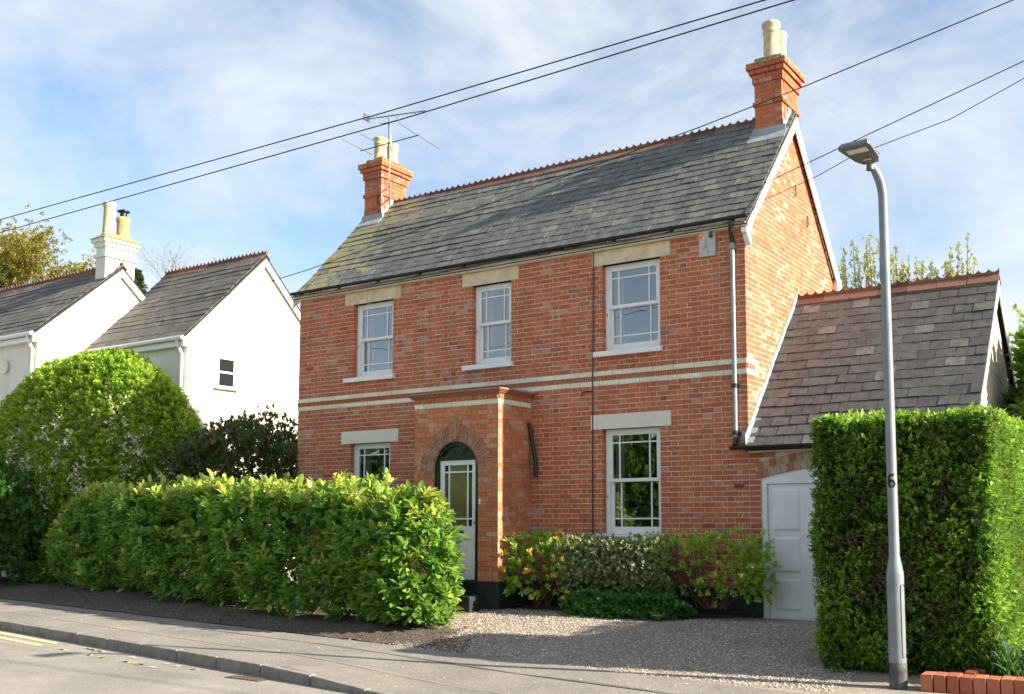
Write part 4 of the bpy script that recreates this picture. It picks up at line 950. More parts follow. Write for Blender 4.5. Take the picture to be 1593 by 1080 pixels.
p = MB(); p.tube([(-20.3, .27, 5.25), (-20.3, .22, 5.25)], .17, 16); p.build('alarm_disc', m_creamp, cot, label='round yellowed alarm sounder')
m = MB(); m.box((-22.4, .26, 3.9), (-21.35, .30, 5.05)); wd = m.build('window', m_white, cot); ubox('pane', (-22.3, .25, 4.0), (-21.45, .258, 4.95), m_fan, wd)

# ================================================================== STREET LAMP
LX, LY = 2.885, -3.396
lamp = thing('street_lamp', (LX, LY, -.2), 'tall grey street lamp column numbered 6 beside the clipped hedge', 'street lamp')
m = MB(); m.lathe((LX, LY, -.25), [(.083, 0), (.083, .30)], 22); m.build('column_foot', m_colbase, lamp, smooth=True)
m = MB(); m.lathe((LX, LY, .05), [(.082, 0), (.082, .83), (.079, .85), (.054, .985), (.050, 1.0), (.046, 3.2)], 22); m.tube([(LX, LY, 3.2), (LX, LY, 4.35)], [.0462, .0445], 22); 
arc = [(LX, LY, 4.34)]
for i in range(9):
    t = i/8*math.radians(62); arc.append((LX-.28*(1-math.cos(t))*.55, LY-.28*(1-math.cos(t))*.83, 4.55+.28*math.sin(t)*1.35))
m.tube(arc, [.0447]*7+[.041, .036, .033], 16); m.build('column', m_column, lamp, smooth=True)
hp = Vector(arc[-1])
dm = MB()
for i in range(12):
    pass
cv = MB()
def onpole(a, z, r): return (LX+r*math.sin(a), LY-r*math.cos(a), z)
A0 = math.atan2(CAM.x-LX, LY-CAM.y)
a_in = A0+.30; outl = []
for (a0, z0), (a1, z1) in zip(*(lambda L: (L, L[1:]+L[:1]))([(-.05, .15), (.0, .10), (.55, .10), (.62, .15), (.62, .72), (.55, .78), (.0, .78), (-.05, .72)])):
    outl.append((a_in+a0+.35, z0))
outl.append(outl[0])
cv.tube([onpole(a, z+.0, .0835) for a, z in outl], .0035, 4); cv.build('hatch_seam', m_digit, lamp)
hd = []
n = 10; dv = MB()
for i in range(n):
    a0, a1 = a_in+.33+.60*i/n, a_in+.33+.60*(i+1)/n; dv.hexa([onpole(a0, .13, .083), onpole(a1, .13, .083), onpole(a1, .13, .0845), onpole(a0, .13, .0845), onpole(a0, .76, .083), onpole(a1, .76, .083), onpole(a1, .76, .0845), onpole(a0, .76, .0845)])
dv.build('access_hatch', m_column, lamp)
# stencilled figure 6 wrapped on the column
dg = MB(); def6 = []
for i in range(21): t = math.radians(50+230*i/20); def6.append((.022*math.cos(t)*1.05, .018+.030*math.sin(t)+.012))
ring6 = [(.021*math.cos(math.radians(18*i)), -.020+.023*math.sin(math.radians(18*i))) for i in range(21)]
stem6 = [(.018*math.cos(math.radians(40+14*i)), .026+.022*math.sin(math.radians(40+14*i))) for i in range(11)]+[(-.021, .01), (-.021, -.015)]
for path in (ring6, stem6):
    for (xa, za), (xb, zb) in zip(path[:-1], path[1:]):
        xm_, zm_ = (xa+xb)/2, (za+zb)/2
        if abs(xm_) < .0045 and (zm_ < -.03 or zm_ > .035): continue      # stencil bridges
        v = Vector((xb-xa, zb-za)); nrm = Vector((-v.y, v.x)).normalized()*.0085 if v.length > 0 else Vector((0, 0)); v = v.normalized()*.003
        q = [(xa-v.x-nrm.x, za-v.y-nrm.y), (xb+v.x-nrm.x, zb+v.y-nrm.y), (xb+v.x+nrm.x, zb+v.y+nrm.y), (xa-v.x+nrm.x, za-v.y+nrm.y)]
        dg.poly([onpole(A0-.06+px*1.3/.049, 1.765+pz*1.3, .0508) for px, pz in q])
dg.build('number_mark', m_digit, lamp)
# LED head, reaching over the pavement
hx = Vector((-.10, -1.0, 0)).normalized(); hy = Vector((hx.y, -hx.x, 0))*-1; up = Vector((0, 0, 1)); tilt = math.radians(4); ax = (hx*math.cos(tilt)+up*math.sin(tilt)); az = ax.cross(hy); az = az if az.z > 0 else -az
hb = hp+ax*.0-az*.0+Vector((0, 0, .02))
def H(u, v, w): return hb+ax*u+hy*v+az*w
m = MB()
out_ = [(-.03, .075), (.08, .12), (.40, .155), (.43, .145)]
prof = [(u, v) for u, v in out_]+[(u, -v) for u, v in reversed(out_)]
nP = len(prof)
b0 = [H(u, v, 0) for u, v in prof]; b1 = [H(u, v, .028) for u, v in prof]; b2 = [H(u*.93+.01, v*.86, .058) for u, v in prof]
base = len(m.v); m.v += [tuple(p) for p in b0+b1+b2]
m.f.append(tuple(range(nP-1, -1, -1))); m.f.append(tuple(range(2*nP, 3*nP))); m.t += [.5, .5]
for L in (0, 1):
    for i in range(nP): m.f.append((L*nP+i, L*nP+(i+1) % nP, (L+1)*nP+(i+1) % nP, (L+1)*nP+i)); m.t.append(.5)
head = m.build('lamp_head', m_headp, lamp)
tp = MB(); tp.hexa([H(.0, -.10, .059), H(.40, -.13, .059), H(.40, .13, .059), H(.0, .10, .059), H(.02, -.08, .072), H(.38, -.11, .072), H(.38, .11, .072), H(.02, .08, .072)]); tp.build('top_cover', m_column, head)
ln = MB(); ln.hexa([H(.27, -.10, -.006), H(.36, -.10, -.006), H(.36, .10, -.006), H(.27, .10, -.006), H(.27, -.10, -.001), H(.36, -.10, -.001), H(.36, .10, -.001), H(.27, .10, -.001)]); ln.build('lens', m_lens, head)
ln = MB(); ln.hexa([H(.06, -.04, -.004), H(.09, -.04, -.004), H(.09, .04, -.004), H(.06, .04, -.004), H(.06, -.04, -.001), H(.09, -.04, -.001), H(.09, .04, -.001), H(.06, .04, -.001)]); ln.build('head_label', m_lens, head)
nk = MB(); nk.tube([hp-Vector((0, 0, .06)), hp, H(.06, 0, .01)], [.040, .036, .03], 10); nk.build('spigot', m_headp, head, smooth=True)

# ================================================================== AERIAL AND CABLES
ae = thing('television_aerial', (-8.48, 1.55, 7.9), 'television aerial on a thin mast strapped to the left chimney', 'aerial')
m = MB(); m.tube([(-8.46, 1.60, 7.75), (-8.50, 1.57, 9.66)], .014, 8); m.build('mast', m_alu, ae)
m = MB(); m.tube([(-8.94, 1.354, 9.64), (-7.63, 1.719, 9.66)], .010, 6)
u = Vector((1.31, .365, 0)).normalized(); w = Vector((-u.y, u.x, 0))
bo = m.build('boom', m_alu, ae)
for i in range(14):
    p = Vector((-8.86, 1.376, 9.645))+u*(i*.093); e = MB(); L = .085-.002*i; e.tube([p-w*L+Vector((0, 0, .0)), p+w*L], .004, 4); e.tube([p, p+Vector((0, 0, .035))], .004, 4); e.build('director', m_alu, bo)
e = MB(); e.box((-8.93, 1.28, 9.60), (-8.91, 1.45, 9.74)); e.build('reflector', m_alu, bo)
e = MB(); e.tube([(-8.72, 1.50, 9.65), (-8.70, 1.55, 9.56), (-8.50, 1.58, 9.56), (-8.30, 1.6, 9.57), (-8.28, 1.58, 9.65)], .007, 5); e.build('cradle', m_alu, ae)
m = MB(); m.tube([(-9.275, 1.552, 9.096), (-7.682, 1.57, 9.11)], .011, 6); bo = m.build('lower_boom', m_black, ae)
for a, b in (((-9.134, .887, 9.10), (-9.216, 1.831, 9.09)), ((-8.606, .884, 9.10), (-8.684, 1.861, 9.09)), ((-7.608, .92, 9.11), (-7.808, 2.373, 9.10))):
    e = MB(); e.tube([a, b], .006, 5); e.build('element', m_alu, bo)
e = MB(); e.tube([(-8.48, 1.58, 9.5), (-8.38, 1.52, 9.1), (-8.40, 1.5, 8.5), (-8.47, 1.56, 8.3), (-8.72, 1.62, 8.1), (-8.66, 1.62, 7.9), (-8.5, 1.62, 7.85)], .006, 5); e.build('coax', m_white, ae)
e = MB(); e.tube([(-8.47, 1.6, 8.2), (-8.80, 1.65, 8.12)], .01, 5); e.tube([(-8.47, 1.6, 7.95), (-8.80, 1.65, 7.85)], .01, 5); e.tube([(-8.80, 1.65, 8.15), (-8.88, 1.648, 8.0), (-8.80, 1.65, 7.85)], .008, 5); e.build('chimney_bracket', m_black, ae)
def cable(label, pts, r, sag=0):
    P = [Vector(p) for p in pts]; out = []
    for a, b in zip(P[:-1], P[1:]):
        n = 16
        for i in range(n): t = i/n; q = a.lerp(b, t); q.z -= sag*4*t*(1-t); out.append(q)
    out.append(P[-1]); m = MB(); m.tube(out, r, 6); return tag(m.build('overhead_cable', m_wire), label, 'cable', 'overhead cables')
cable('upper of the pair of thick cables crossing the sky', [(-44, -4.2, 6.85), (-12.776, -3.795, 6.8), (-3.625, -3.631, 6.8), (1.798, -3.656, 6.8), (22, -3.7, 6.85)], .0082)
cable('lower of the pair of thick cables crossing the sky', [(-44, -3.6, 6.75), (-13.252, -3.545, 6.7), (-3.475, -3.52, 6.7), (2.118, -3.673, 6.7), (22, -3.9, 6.75)], .0082)
cable('thin cable passing just in front of the right chimney', [(24, -3.2, 9.6), (4.3, -3, 6.475), (1.965, -3, 6.073), (.69, -3, 5.885), (-5.678, -3, 5.09), (-7.709, -3, 4.92), (-18.88, .5, 5.95)], .006)
cable('thin cable running straight down to the right eaves', [(24, -3.4, 9.2), (3.935, -1, 6.681), (.715, -1, 5.815), (.05, -.3, 5.63)], .006)
cable('thin wavy cable below the straight one at right', [(24, -3.6, 8.9), (3.927, -1, 6.473), (3.1, -1, 6.17), (2.5, -1, 6.06), (1.9, -1, 5.95), (1.418, -1, 5.771), (.619, -1, 5.57), (.04, -.3, 5.50)], .005)

# ================================================================== VEGETATION
def pick_objects(name, P, D, S, T, tint, mat, parent, score, n=300):
    """the n leaves that show largest become objects of their own sharing a few meshes"""
    idx = np.argsort(score)[:n]; mask = np.zeros(len(P), bool); mask[idx] = True
    V, Fc = T; var = []
    for i in range(10):
        me = bpy.data.meshes.new(name); me.from_pydata([tuple(v) for v in V], [], Fc); me.update(); me.attributes.new('tint', 'FLOAT', 'FACE').data.foreach_set('value', [min(1, .25+.075*i)]*len(Fc)); me.materials.append(mat); var.append(me)
    for i in idx:
        d = Vector(D[i]).normalized(); u = (Vector((0, 0, 1))+Vector(NR.normal(0, .3, 3))).normalized(); y = u.cross(d).normalized(); z = d.cross(y)
        o = bpy.data.objects.new(name, var[int(min(9, max(0, (tint[i]-.25)/.075)))]); COL.objects.link(o); o.parent = parent; s = float(S[i])
        o.matrix_local = Matrix(((d.x*s, y.x*s, z.x*s, P[i][0]), (d.y*s, y.y*s, z.y*s, P[i][1]), (d.z*s, y.z*s, z.z*s, P[i][2]), (0, 0, 0, 1)))
    return mask
# --- laurel hedge along the pavement
lau = thing('laurel_hedge', (-8, -2, 0), 'leafy green laurel hedge with glossy leaves along the pavement', 'hedge')
LX0, LX1 = -16.9, -4.02
def laurel_top(x):
    if x < -14.6: return 1.98-(-14.6-x)*.7
    if x < -8.2: return 1.95
    if x < -6.2: return 1.87
    if x < -4.8: return 1.80-.08*math.sin((x+5.6)*3)
    return 1.74-.20*(x+4.8)
def laurel_shoots(depth, dens):
    tips = []; axes = []
    n = int((LX1-LX0)*2.0*dens)
    for _ in range(n):      # front
        x = R_.uniform(LX0, LX1); t = laurel_top(x); z = R_.uniform(.06, 1)*t
        if z < .22 and R_.random() < .4: continue
        if math.sin(x*5.1+z*4.3)+math.sin(x*8.9-z*7.1) > 1.25 and depth < .1 and R_.random() < .7: continue
        bul = .13*math.sin(x*1.7+z*2)+.09*math.sin(x*4.1+1.3)*math.sin(z*4)
        y = HL(x)+.14+depth-bul-.16*math.sin(math.pi*min(1, z/t))+R_.gauss(0, .03)
        tips.append((x, y, z+HZ(x, y))); axes.append((R_.gauss(0, .35), -.8, R_.gauss(.45, .3)))
    for _ in range(int((LX1-LX0)*.9*dens)):   # top
        x = R_.uniform(LX0, LX1); y = HL(x)+R_.uniform(.05, .95); z = laurel_top(x)-depth+.07*math.sin(x*3.1)+R_.gauss(0, .04)+(.16*max(0, math.sin(x*5.3))**3)
        tips.append((x, y, z)); axes.append((R_.gauss(0, .35), R_.gauss(-.1, .35), 1))
    for _ in range(int(2.0*dens*1.5)):   # rounded right end
        a = R_.uniform(-1.4, 1.4); z = R_.uniform(.0, 1)*(1.78+.0)+.03; rr = .42*(1 if z < 1.3 else max(.35, 1-(z-1.3)*1.1))*R_.uniform(.88, 1.08)*(1.05-.25*abs(z/1.8-.45))
        x = LX1-.02+rr*1.25*math.cos(a)-depth; y = HL(LX1)+.52+rr*1.25*math.sin(a)
        tips.append((x, y, z)); axes.append((math.cos(a), math.sin(a), R_.gauss(.4, .3)))
    return np.array(tips), np.array(axes)
tp, axx = laurel_shoots(0, 50); P1, D1 = whorls(tp, axx, 9, 1.2, .17)
hz = np.repeat(tp[:, 2], 9)
top_t = np.array([laurel_top(x) for x in np.repeat(tp[:, 0], 9)])
t1 = NR.normal(.54, .20, len(P1))+.42*np.clip((hz-(top_t-.22))/.25, 0, 1)+np.repeat(NR.normal(0, .15, len(tp)), 9)  # leaves near the crest tinted yellower: sunlit top put into the leaf colour
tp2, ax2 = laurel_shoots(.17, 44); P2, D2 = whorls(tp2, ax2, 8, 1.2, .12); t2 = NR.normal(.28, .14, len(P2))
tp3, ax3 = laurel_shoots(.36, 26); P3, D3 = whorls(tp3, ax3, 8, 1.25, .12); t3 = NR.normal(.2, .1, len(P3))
# a few tall leading shoots
led = []
for x, h in ((-5.05, .35), (-4.95, .22), (-4.75, .42), (-4.68, .2), (-4.25, .22), (-6.6, .14), (-7.9, .12)):
    for k in range(5): led.append((x+R_.gauss(0, .03), HL(x)+.45+R_.gauss(0, .03), laurel_top(x)-.1+h*(k+1)/5))
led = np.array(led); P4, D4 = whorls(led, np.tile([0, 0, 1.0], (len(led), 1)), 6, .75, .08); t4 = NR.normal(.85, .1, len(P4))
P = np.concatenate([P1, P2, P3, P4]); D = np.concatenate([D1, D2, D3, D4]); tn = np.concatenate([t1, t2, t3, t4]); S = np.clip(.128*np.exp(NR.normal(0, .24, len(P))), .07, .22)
lf0 = MB(); ends = []
for i in range(17):
    x = LX0+.4+(LX1-LX0-.5)*i/16+R_.gauss(0, .1); y = HL(x)+.5
    for q in range(3): branchy(lf0, (x+R_.gauss(0, .06), y+R_.gauss(0, .06), HZ(x, y)-.05), (R_.gauss(0, .35), R_.gauss(0, .25), 1), .75, .022, 1, ends, 3)
stems = lf0.build('stems', m_bark, lau, kind='stuff')
sc_ = -S/np.linalg.norm(P-np.array(CAM), axis=1)*(1+.0*tn)+np.where((P[:, 1] < np.array([HL(x)+.12 for x in P[:, 0]])) & (P[:, 2] > .2), 0, 1)
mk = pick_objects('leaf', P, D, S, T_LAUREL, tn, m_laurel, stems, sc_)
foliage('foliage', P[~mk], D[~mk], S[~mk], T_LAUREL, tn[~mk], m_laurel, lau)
dl = NR.choice(len(P1), 70, replace=False); foliage('dead_leaves', P1[dl]+np.array([0, -.03, 0]), D1[dl], .12, T_LAUREL, NR.random(70), leafmat('withered_leaf', [(0, (0.30, 0.16, 0.06)), (1, (0.55, 0.36, 0.10))], 0.6, 0.3, (0.6, 0.35, 0.1)), lau)

# --- clipped box hedge at the right
bx = thing('clipped_hedge', (2.8, -2, 0), 'tall square clipped hedge beside the garage behind the street lamp', 'hedge')
HX0, HX1, HY0, HY1, HT = 1.93, 3.74, -3.0, 1.9, 2.46
def hedge_pts(n, depth):
    P = []; D = []
    for _ in range(n):
        r = R_.random(); j = R_.gauss(0, .018)-depth
        if r < .36: q = (R_.uniform(HX0, HX1), HY0, R_.uniform(.0, HT)); d = (0, -1, 0)
        elif r < .72: q = (HX1, HY0+(HY1-HY0)*R_.random()**1.3, R_.uniform(.0, HT)); d = (1, 0, 0)
        elif r < .88:
            q = (R_.uniform(HX0, HX1), R_.uniform(HY0, -1.6), HT) if R_.random() < .7 else (R_.uniform(3.12, HX1), R_.uniform(-1.6, HY1), HT); d = (0, 0, 1)
        else: q = (HX0, R_.uniform(HY0, -1.6), R_.uniform(0, HT)); d = (-1, 0, 0)
        lump = .025*math.sin(q[0]*5+q[2]*3.1+.5)+.028*math.sin(q[1]*4+q[2]*4.3)+.016*math.sin(q[2]*11+q[0]*9)+.013*math.sin(q[0]*15-q[2]*7+q[1]*11)
        base = -.20 if q[1] < -2 else -.08
        p = Vector(q)+Vector(d)*(j+lump); p.z += base*(1-p.z/HT)
        if d[2] == 0:
            ht = max(0, p.z-(HT-.22))/.22; foot = max(0, .22-p.z)/.22; pull = .045*ht*ht+.08*foot*foot
            if d[1]: e = max(0, (p.x-(HX1-.2))/.2, ((HX0+.2)-p.x)/.2)
            else: e = max(0, ((HY0+.2)-p.y)/.2)
            p -= Vector(d)*(pull+.045*min(1, e)**2)
        else:
            e = max(0, (p.x-(HX1-.2))/.2, ((HY0+.2)-p.y)/.2, ((HX0+.2)-p.x)/.2); p.z -= .04*min(1, e)**2
        P.append(p); D.append(Vector(d)+Vector((R_.gauss(0, .35), R_.gauss(0, .35), R_.gauss(.35, .35))))
    return np.array(P), np.array(D)
tp, axx = hedge_pts(11500, 0)
th_ = np.array([math.sin(p[0]*4.7+p[2]*3.1)+math.sin(p[0]*9.1-p[2]*6.3+1)+math.sin(p[2]*11+p[0]*3) for p in tp]); kp = (th_ < .75) | (NR.random(len(tp)) < .35) | (tp[:, 1] > -2.7); tp, axx = tp[kp], axx[kp]; P1, D1 = whorls(tp, axx, 8, 1.0, .05)
cl = np.array([math.sin(p[0]*3.1+p[2]*2.3+p[1]*2)+math.sin(p[0]*7.7-p[2]*5.1+p[1]*4) for p in tp])*.10
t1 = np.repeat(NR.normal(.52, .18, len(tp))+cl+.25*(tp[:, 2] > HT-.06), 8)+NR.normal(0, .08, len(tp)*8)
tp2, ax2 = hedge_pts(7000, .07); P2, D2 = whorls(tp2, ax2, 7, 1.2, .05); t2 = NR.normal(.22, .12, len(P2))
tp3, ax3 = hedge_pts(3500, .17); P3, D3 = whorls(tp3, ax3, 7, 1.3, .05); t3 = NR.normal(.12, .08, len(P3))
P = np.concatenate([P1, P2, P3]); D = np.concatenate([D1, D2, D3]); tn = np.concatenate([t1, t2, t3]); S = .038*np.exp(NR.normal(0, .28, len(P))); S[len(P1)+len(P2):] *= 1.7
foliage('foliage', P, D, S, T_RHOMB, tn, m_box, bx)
cr = MB(); cr.box((HX0+.25, HY0+.25, -.1), (HX1-.25, -1.75, HT-.25)); cr.box((3.2, -1.75, -.1), (HX1-.22, HY1-.1, HT-.25)); cr.build('inner_growth', m_bark, bx)
tw = MB(); ends = []
for i in range(320):
    x = R_.uniform(HX0+.38, HX1-.38); z = R_.uniform(.05, 2.1); tw.tube([(x, HY0+.16, z), (x+R_.gauss(0, .08), HY0+.05, z+R_.uniform(.05, .25)), (x+R_.gauss(0, .12), HY0+.0, z+R_.uniform(.1, .35))], [.006, .005, .003], 4, False)
tw.build('twigs', m_twig, bx, kind='stuff')

# --- round flowering bush beyond the laurel
rb_ = thing('round_bush', (-16.7, .35, 0), 'large domed bush with white blossom behind the laurel hedge', 'bush')
BC = np.array([-16.75, .35, 2.95]); BR = np.array([3.85, 1.0, 2.32])
def dome(n, k):
    v = norm(NR.normal(size=(n*3, 3))); v = v[v[:, 2] > -.75][:n]
    lump = 1+.016*np.sin(v[:, 0]*9+v[:, 2]*6)+.016*np.sin(v[:, 0]*19+v[:, 2]*15)+np.abs(NR.normal(0, .02, len(v)))
    return BC+v*BR*(lump*k)[:, None], norm(v/BR)
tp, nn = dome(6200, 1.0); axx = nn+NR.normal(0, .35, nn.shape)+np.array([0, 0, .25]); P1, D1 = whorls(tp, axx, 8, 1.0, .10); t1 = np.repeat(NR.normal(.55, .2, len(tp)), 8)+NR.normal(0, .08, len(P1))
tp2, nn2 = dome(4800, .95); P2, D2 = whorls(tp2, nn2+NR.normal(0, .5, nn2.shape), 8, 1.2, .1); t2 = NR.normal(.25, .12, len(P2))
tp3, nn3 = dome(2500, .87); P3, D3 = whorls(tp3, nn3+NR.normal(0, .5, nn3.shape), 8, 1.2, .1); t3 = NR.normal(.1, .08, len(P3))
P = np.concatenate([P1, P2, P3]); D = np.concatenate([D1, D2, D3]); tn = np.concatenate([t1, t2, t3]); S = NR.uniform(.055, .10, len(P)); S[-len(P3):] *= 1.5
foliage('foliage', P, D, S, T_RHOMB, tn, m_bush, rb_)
fp, fn = dome(5200, 1.012); cl_ = np.sin(fp[:, 0]*3.1+fp[:, 2]*2.3)+np.sin(fp[:, 0]*5.7-fp[:, 2]*4.9); keep = (fp[:, 2] < 4.1) & (fp[:, 0] > -18.5) & (NR.random(len(fp)) < np.clip((4.2-fp[:, 2])/1.6, .02, .9)*np.clip(cl_*.9+.1, .03, 1)); fp, fn = fp[keep], fn[keep]
PF, DF = whorls(fp, fn+NR.normal(0, .2, fn.shape), 7, 1.1, .01); foliage('blossom', PF+NR.normal(0, .035, PF.shape), DF, .075, T_RHOMB, NR.random(len(PF)), m_petal, rb_)
tk = MB(); ends = []
for i in range(6): branchy(tk, (-16.7+R_.gauss(0, .25), .4+R_.gauss(0, .1), -.1), (R_.gauss(0, .4), R_.gauss(0, .1), 1), 1.5, .06, 1, ends, 3)
tk.build('trunk', m_bark, rb_)

# --- dark evergreen shrub between the houses
def shrub(name, label, cat, c, r, n, per, leaf, mat, T, seed_t=.45, flowers=None, stems_n=5, twig=m_twig, low=-.6, shells=(1.0, .8, .6), dens=(1, .7, .4), sp=1.0, group=None, sq=False):
    t = thing(name, (c[0], c[1], max(0, c[2]-r[2])), label, cat, group); c = np.array(c); r = np.array(r); PP = []; DD = []; TT = []
    for k, w in zip(shells, dens):
        v = norm(NR.normal(size=(int(n*w*2.4), 3))); v = v[v[:, 2] > low][:int(n*w)]
        v = v/((np.abs(v)**4).sum(1, keepdims=True)**.25) if sq else v
        lump = k*(1+.10*np.sin(v[:, 0]*5+c[0])+.09*np.sin(v[:, 2]*7+v[:, 1]*5)+NR.normal(0, .07, len(v)))
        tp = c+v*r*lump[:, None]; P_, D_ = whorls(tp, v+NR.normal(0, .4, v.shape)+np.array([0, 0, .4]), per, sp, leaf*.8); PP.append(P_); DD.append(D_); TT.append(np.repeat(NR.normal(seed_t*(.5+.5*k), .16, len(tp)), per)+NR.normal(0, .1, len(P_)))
    P_ = np.concatenate(PP); ok = P_[:, 2] > 0.01; P_ = P_[ok]
    foliage('foliage', P_, np.concatenate(DD)[ok], NR.uniform(.7, 1.25, len(P_))*leaf, T, np.concatenate(TT)[ok], mat, t)
    m = MB(); ends = []
    for i in range(stems_n):
        b = (c[0]+R_.gauss(0, .12*r[0]), c[1]+R_.gauss(0, .15*r[1]), max(0, c[2]-r[2])); branchy(m, b, (R_.gauss(0, .55)*r[0]/r[2], R_.gauss(0, .3)*r[1]/r[2], 1), r[2]*1.0, .008+.008*r[2], 2, ends, 3)
    m.build('stems', twig, t, kind='stuff')
    if flowers:
        nf, fmat, fs = flowers; v = norm(NR.normal(size=(nf*6, 3))); v = v[((v[:, 1] < -.35) | (v[:, 2] > .6)) & (v[:, 2] > -.5) & (v[:, 1] < .1)][:nf]; vq = v/((np.abs(v)**4).sum(1, keepdims=True)**.25) if sq else v; fp = c+vq*r*NR.uniform(1.05, 1.2, (len(v), 1))
        for q in range(len(fp)):
            fc = fp[q]+NR.normal(0, .016, (3, 3)); PF, DF = whorls(fc, np.repeat(v[q:q+1], 3, 0)+NR.normal(0, .4, (3, 3)), 6, 1.15, .004); finish(leaf_mesh('flower', PF, DF, fs, T_OVAL, NR.random(len(PF))), 'flower', fmat, t)
    return t
shrub('evergreen_shrub', 'dark evergreen shrub with reddish twigs below the white gable', 'shrub', (-11.4, .5, 1.52), (2.3, .8, 1.66), 3600, 8, .085, m_dark, T_OVAL, .55, None, 22, shells=(1.0, .88, .7), sq=True)
shrub('boundary_bush', 'dark leafy bush low at the left edge beside the drive', 'bush', (-18.4, -.9, 1.0), (2.2, .8, 1.5), 1500, 8, .10, m_ivy, T_OVAL, .25, None, 8)
# --- shrubs against the house front
shrub('azalea_bush', 'azalea with yellow flowers in the corner beside the porch', 'shrub', (-3.22, -.50, .58), (.66, .34, .52), 190, 9, .080, m_azalea, T_OVAL, .62, (26, m_yflower, .050), 9, group='azaleas under the front wall', sq=True, shells=(1.0, .75), dens=(1, .45), sp=.9)
shrub('variegated_shrub', 'grey green variegated shrub below the ground floor window', 'shrub', (-2.0, -.46, .68), (.86, .36, .42), 1500, 8, .042, m_varieg, T_RHOMB, .55, None, 10, sq=True)
shrub('cranesbill_clump', 'low bright green leafy clump at the foot of the bed', 'ground plant', (-1.65, -.70, .08), (.95, .30, .32), 900, 6, .055, m_cover, T_HEART, .6, None, 6, low=-.2)
shrub('azalea_bush', 'thin twiggy azalea with few yellow flowers beside the garage door', 'shrub', (-.48, -.36, .64), (.92, .26, .50), 270, 9, .072, m_azalea, T_OVAL, .78, (15, m_yflower, .042), 20, shells=(1.0, .8), dens=(1, .5), group='azaleas under the front wall', sq=True, sp=.9)
# --- broad-leaved climber right of the garage
shrub('leafy_climber', 'broad leaved climber spilling over behind the clipped hedge', 'climber', (4.25, 2.6, 2.7), (1.10, 1.3, 1.55), 900, 7, .16, m_ivy, T_HEART, .5, None, 10, shells=(1.0, .85, .65), low=-1)

# --- background trees
def tree(name, label, base, h, trunk_r, crown_c, crown_r, n, per, leaf, mat, T, seed_t=.5, depth=3, bare=False, group='trees behind the houses'):
    t = thing(name, base, label, 'tree', group); m = MB(); ends = []
    branchy(m, base, (0, 0, 1), h*.55, trunk_r, depth, ends, 4, .35); m.build('trunk', m_bark, t)
    if n:
        c = np.array(crown_c); r = np.array(crown_r); k = 26
        cen = c+norm(NR.normal(size=(k, 3)))*r*NR.uniform(.35, .95, (k, 1)); pick = NR.integers(0, k, n)
        tp = cen[pick]+NR.normal(0, .17, (n, 3))*r; P_, D_ = whorls(tp, NR.normal(size=(n, 3))+np.array([0, 0, .6]), per, 1.1, leaf)
        foliage('crown', P_, D_, NR.uniform(.7, 1.3, len(P_))*leaf, T, np.repeat(NR.normal(seed_t, .2, n), per), mat, t)
    return t
tree('golden_oak', 'yellow green tree rising behind the cottage roof at far left', (-35.5, 9, -.4), 11.5, .35, (-35.3, 9, 11.2), (3.0, 2.2, 2.3), 2600, 7, .14, m_gold, T_OVAL, .5, 3)
def bare_tree(base, h):
    t = thing('bare_tree', base, 'small bare twiggy tree above the wing roof ridge', 'tree', 'trees behind the houses'); m = MB(); ends = []
    m.tube([base, (base[0]+.2, base[1], base[2]+h*.72)], [.16, .08], 6)
    for i in range(7): branchy(m, (base[0]+.2, base[1], base[2]+h*.72), (R_.gauss(0, .30), R_.gauss(0, .3), 1), h*.13, .03, 3, ends, 4, .25)
    m.build('trunk', m_bark, t); e = np.array([q[0] for q in ends]); P_, D_ = whorls(e, np.array([q[1] for q in ends]), 2, .5, .1); foliage('crown', P_, D_, .05, T_RHOMB, NR.random(len(P_)), m_gold, t)
bare_tree((-30.0, 12, -.4), 13.0)
pn = thing('pine_tree', (-33.0, 12, -.4), 'dark pine top peeping between the two white roofs', 'tree', 'trees behind the houses')
m = MB(); m.tube([(-33, 12, -.4), (-33, 12, 11.9)], [.25, .03], 7); m.build('trunk', m_bark, pn)
tp = []; ax_ = []
for i in range(380):
    z = R_.uniform(5.5, 11.9); rr = (12.1-z)*.34*R_.uniform(.3, 1); a = R_.uniform(0, 6.28); tp.append((-33+rr*math.cos(a), 12+rr*math.sin(a), z-.15*rr)); ax_.append((math.cos(a), math.sin(a), .25))
P_, D_ = whorls(np.array(tp), np.array(ax_), 9, .8, .15); foliage('crown', P_, D_, .28, T_RHOMB, NR.random(len(P_)), m_pine, pn)
# upright leafy poplars behind the garage, each its own tree
SP = [(-1.2+2.9*i/51+R_.gauss(0, .05), 6.55+.55*abs(math.sin(i*1.3))+.35*math.sin(.12*i*1.0+.2)+R_.gauss(0, .1)) for i in range(52)]
pt = thing('poplar_tree', (.2, 8.2, -.2), 'row of upright leafy shoots showing above the garage ridge', 'tree', 'trees behind the houses')
m = MB(); PP = []; AA = []
m.tube([(.2, 8.2, -.3), (.2, 8.2, 4.6)], [.2, .12], 8)
for x, z in SP:
    y = 8.2+R_.gauss(0, .25); m.tube([(.2+(x-.2)*.35, 8.2, 3.6), (x*.9+.02, y, 4.9), (x, y, z)], [.035, .018, .004], 4, False)
    for k in range(60):
        t = R_.random()**.8; zz = 4.6+(z-4.6)*t; PP.append((x+R_.gauss(0, .035*(1.15-t)+.012), y+R_.gauss(0, .10), zz)); AA.append((R_.gauss(0, .4), R_.gauss(0, .4), 1))
m.build('trunk', m_bark, pt); P_, D_ = whorls(np.array(PP), np.array(AA), 5, .9, .06); foliage('crown', P_, D_, NR.uniform(.045, .08, len(P_)), T_RHOMB, np.clip(NR.normal(.6, .25, len(P_)), 0, 1), m_poplar, pt)
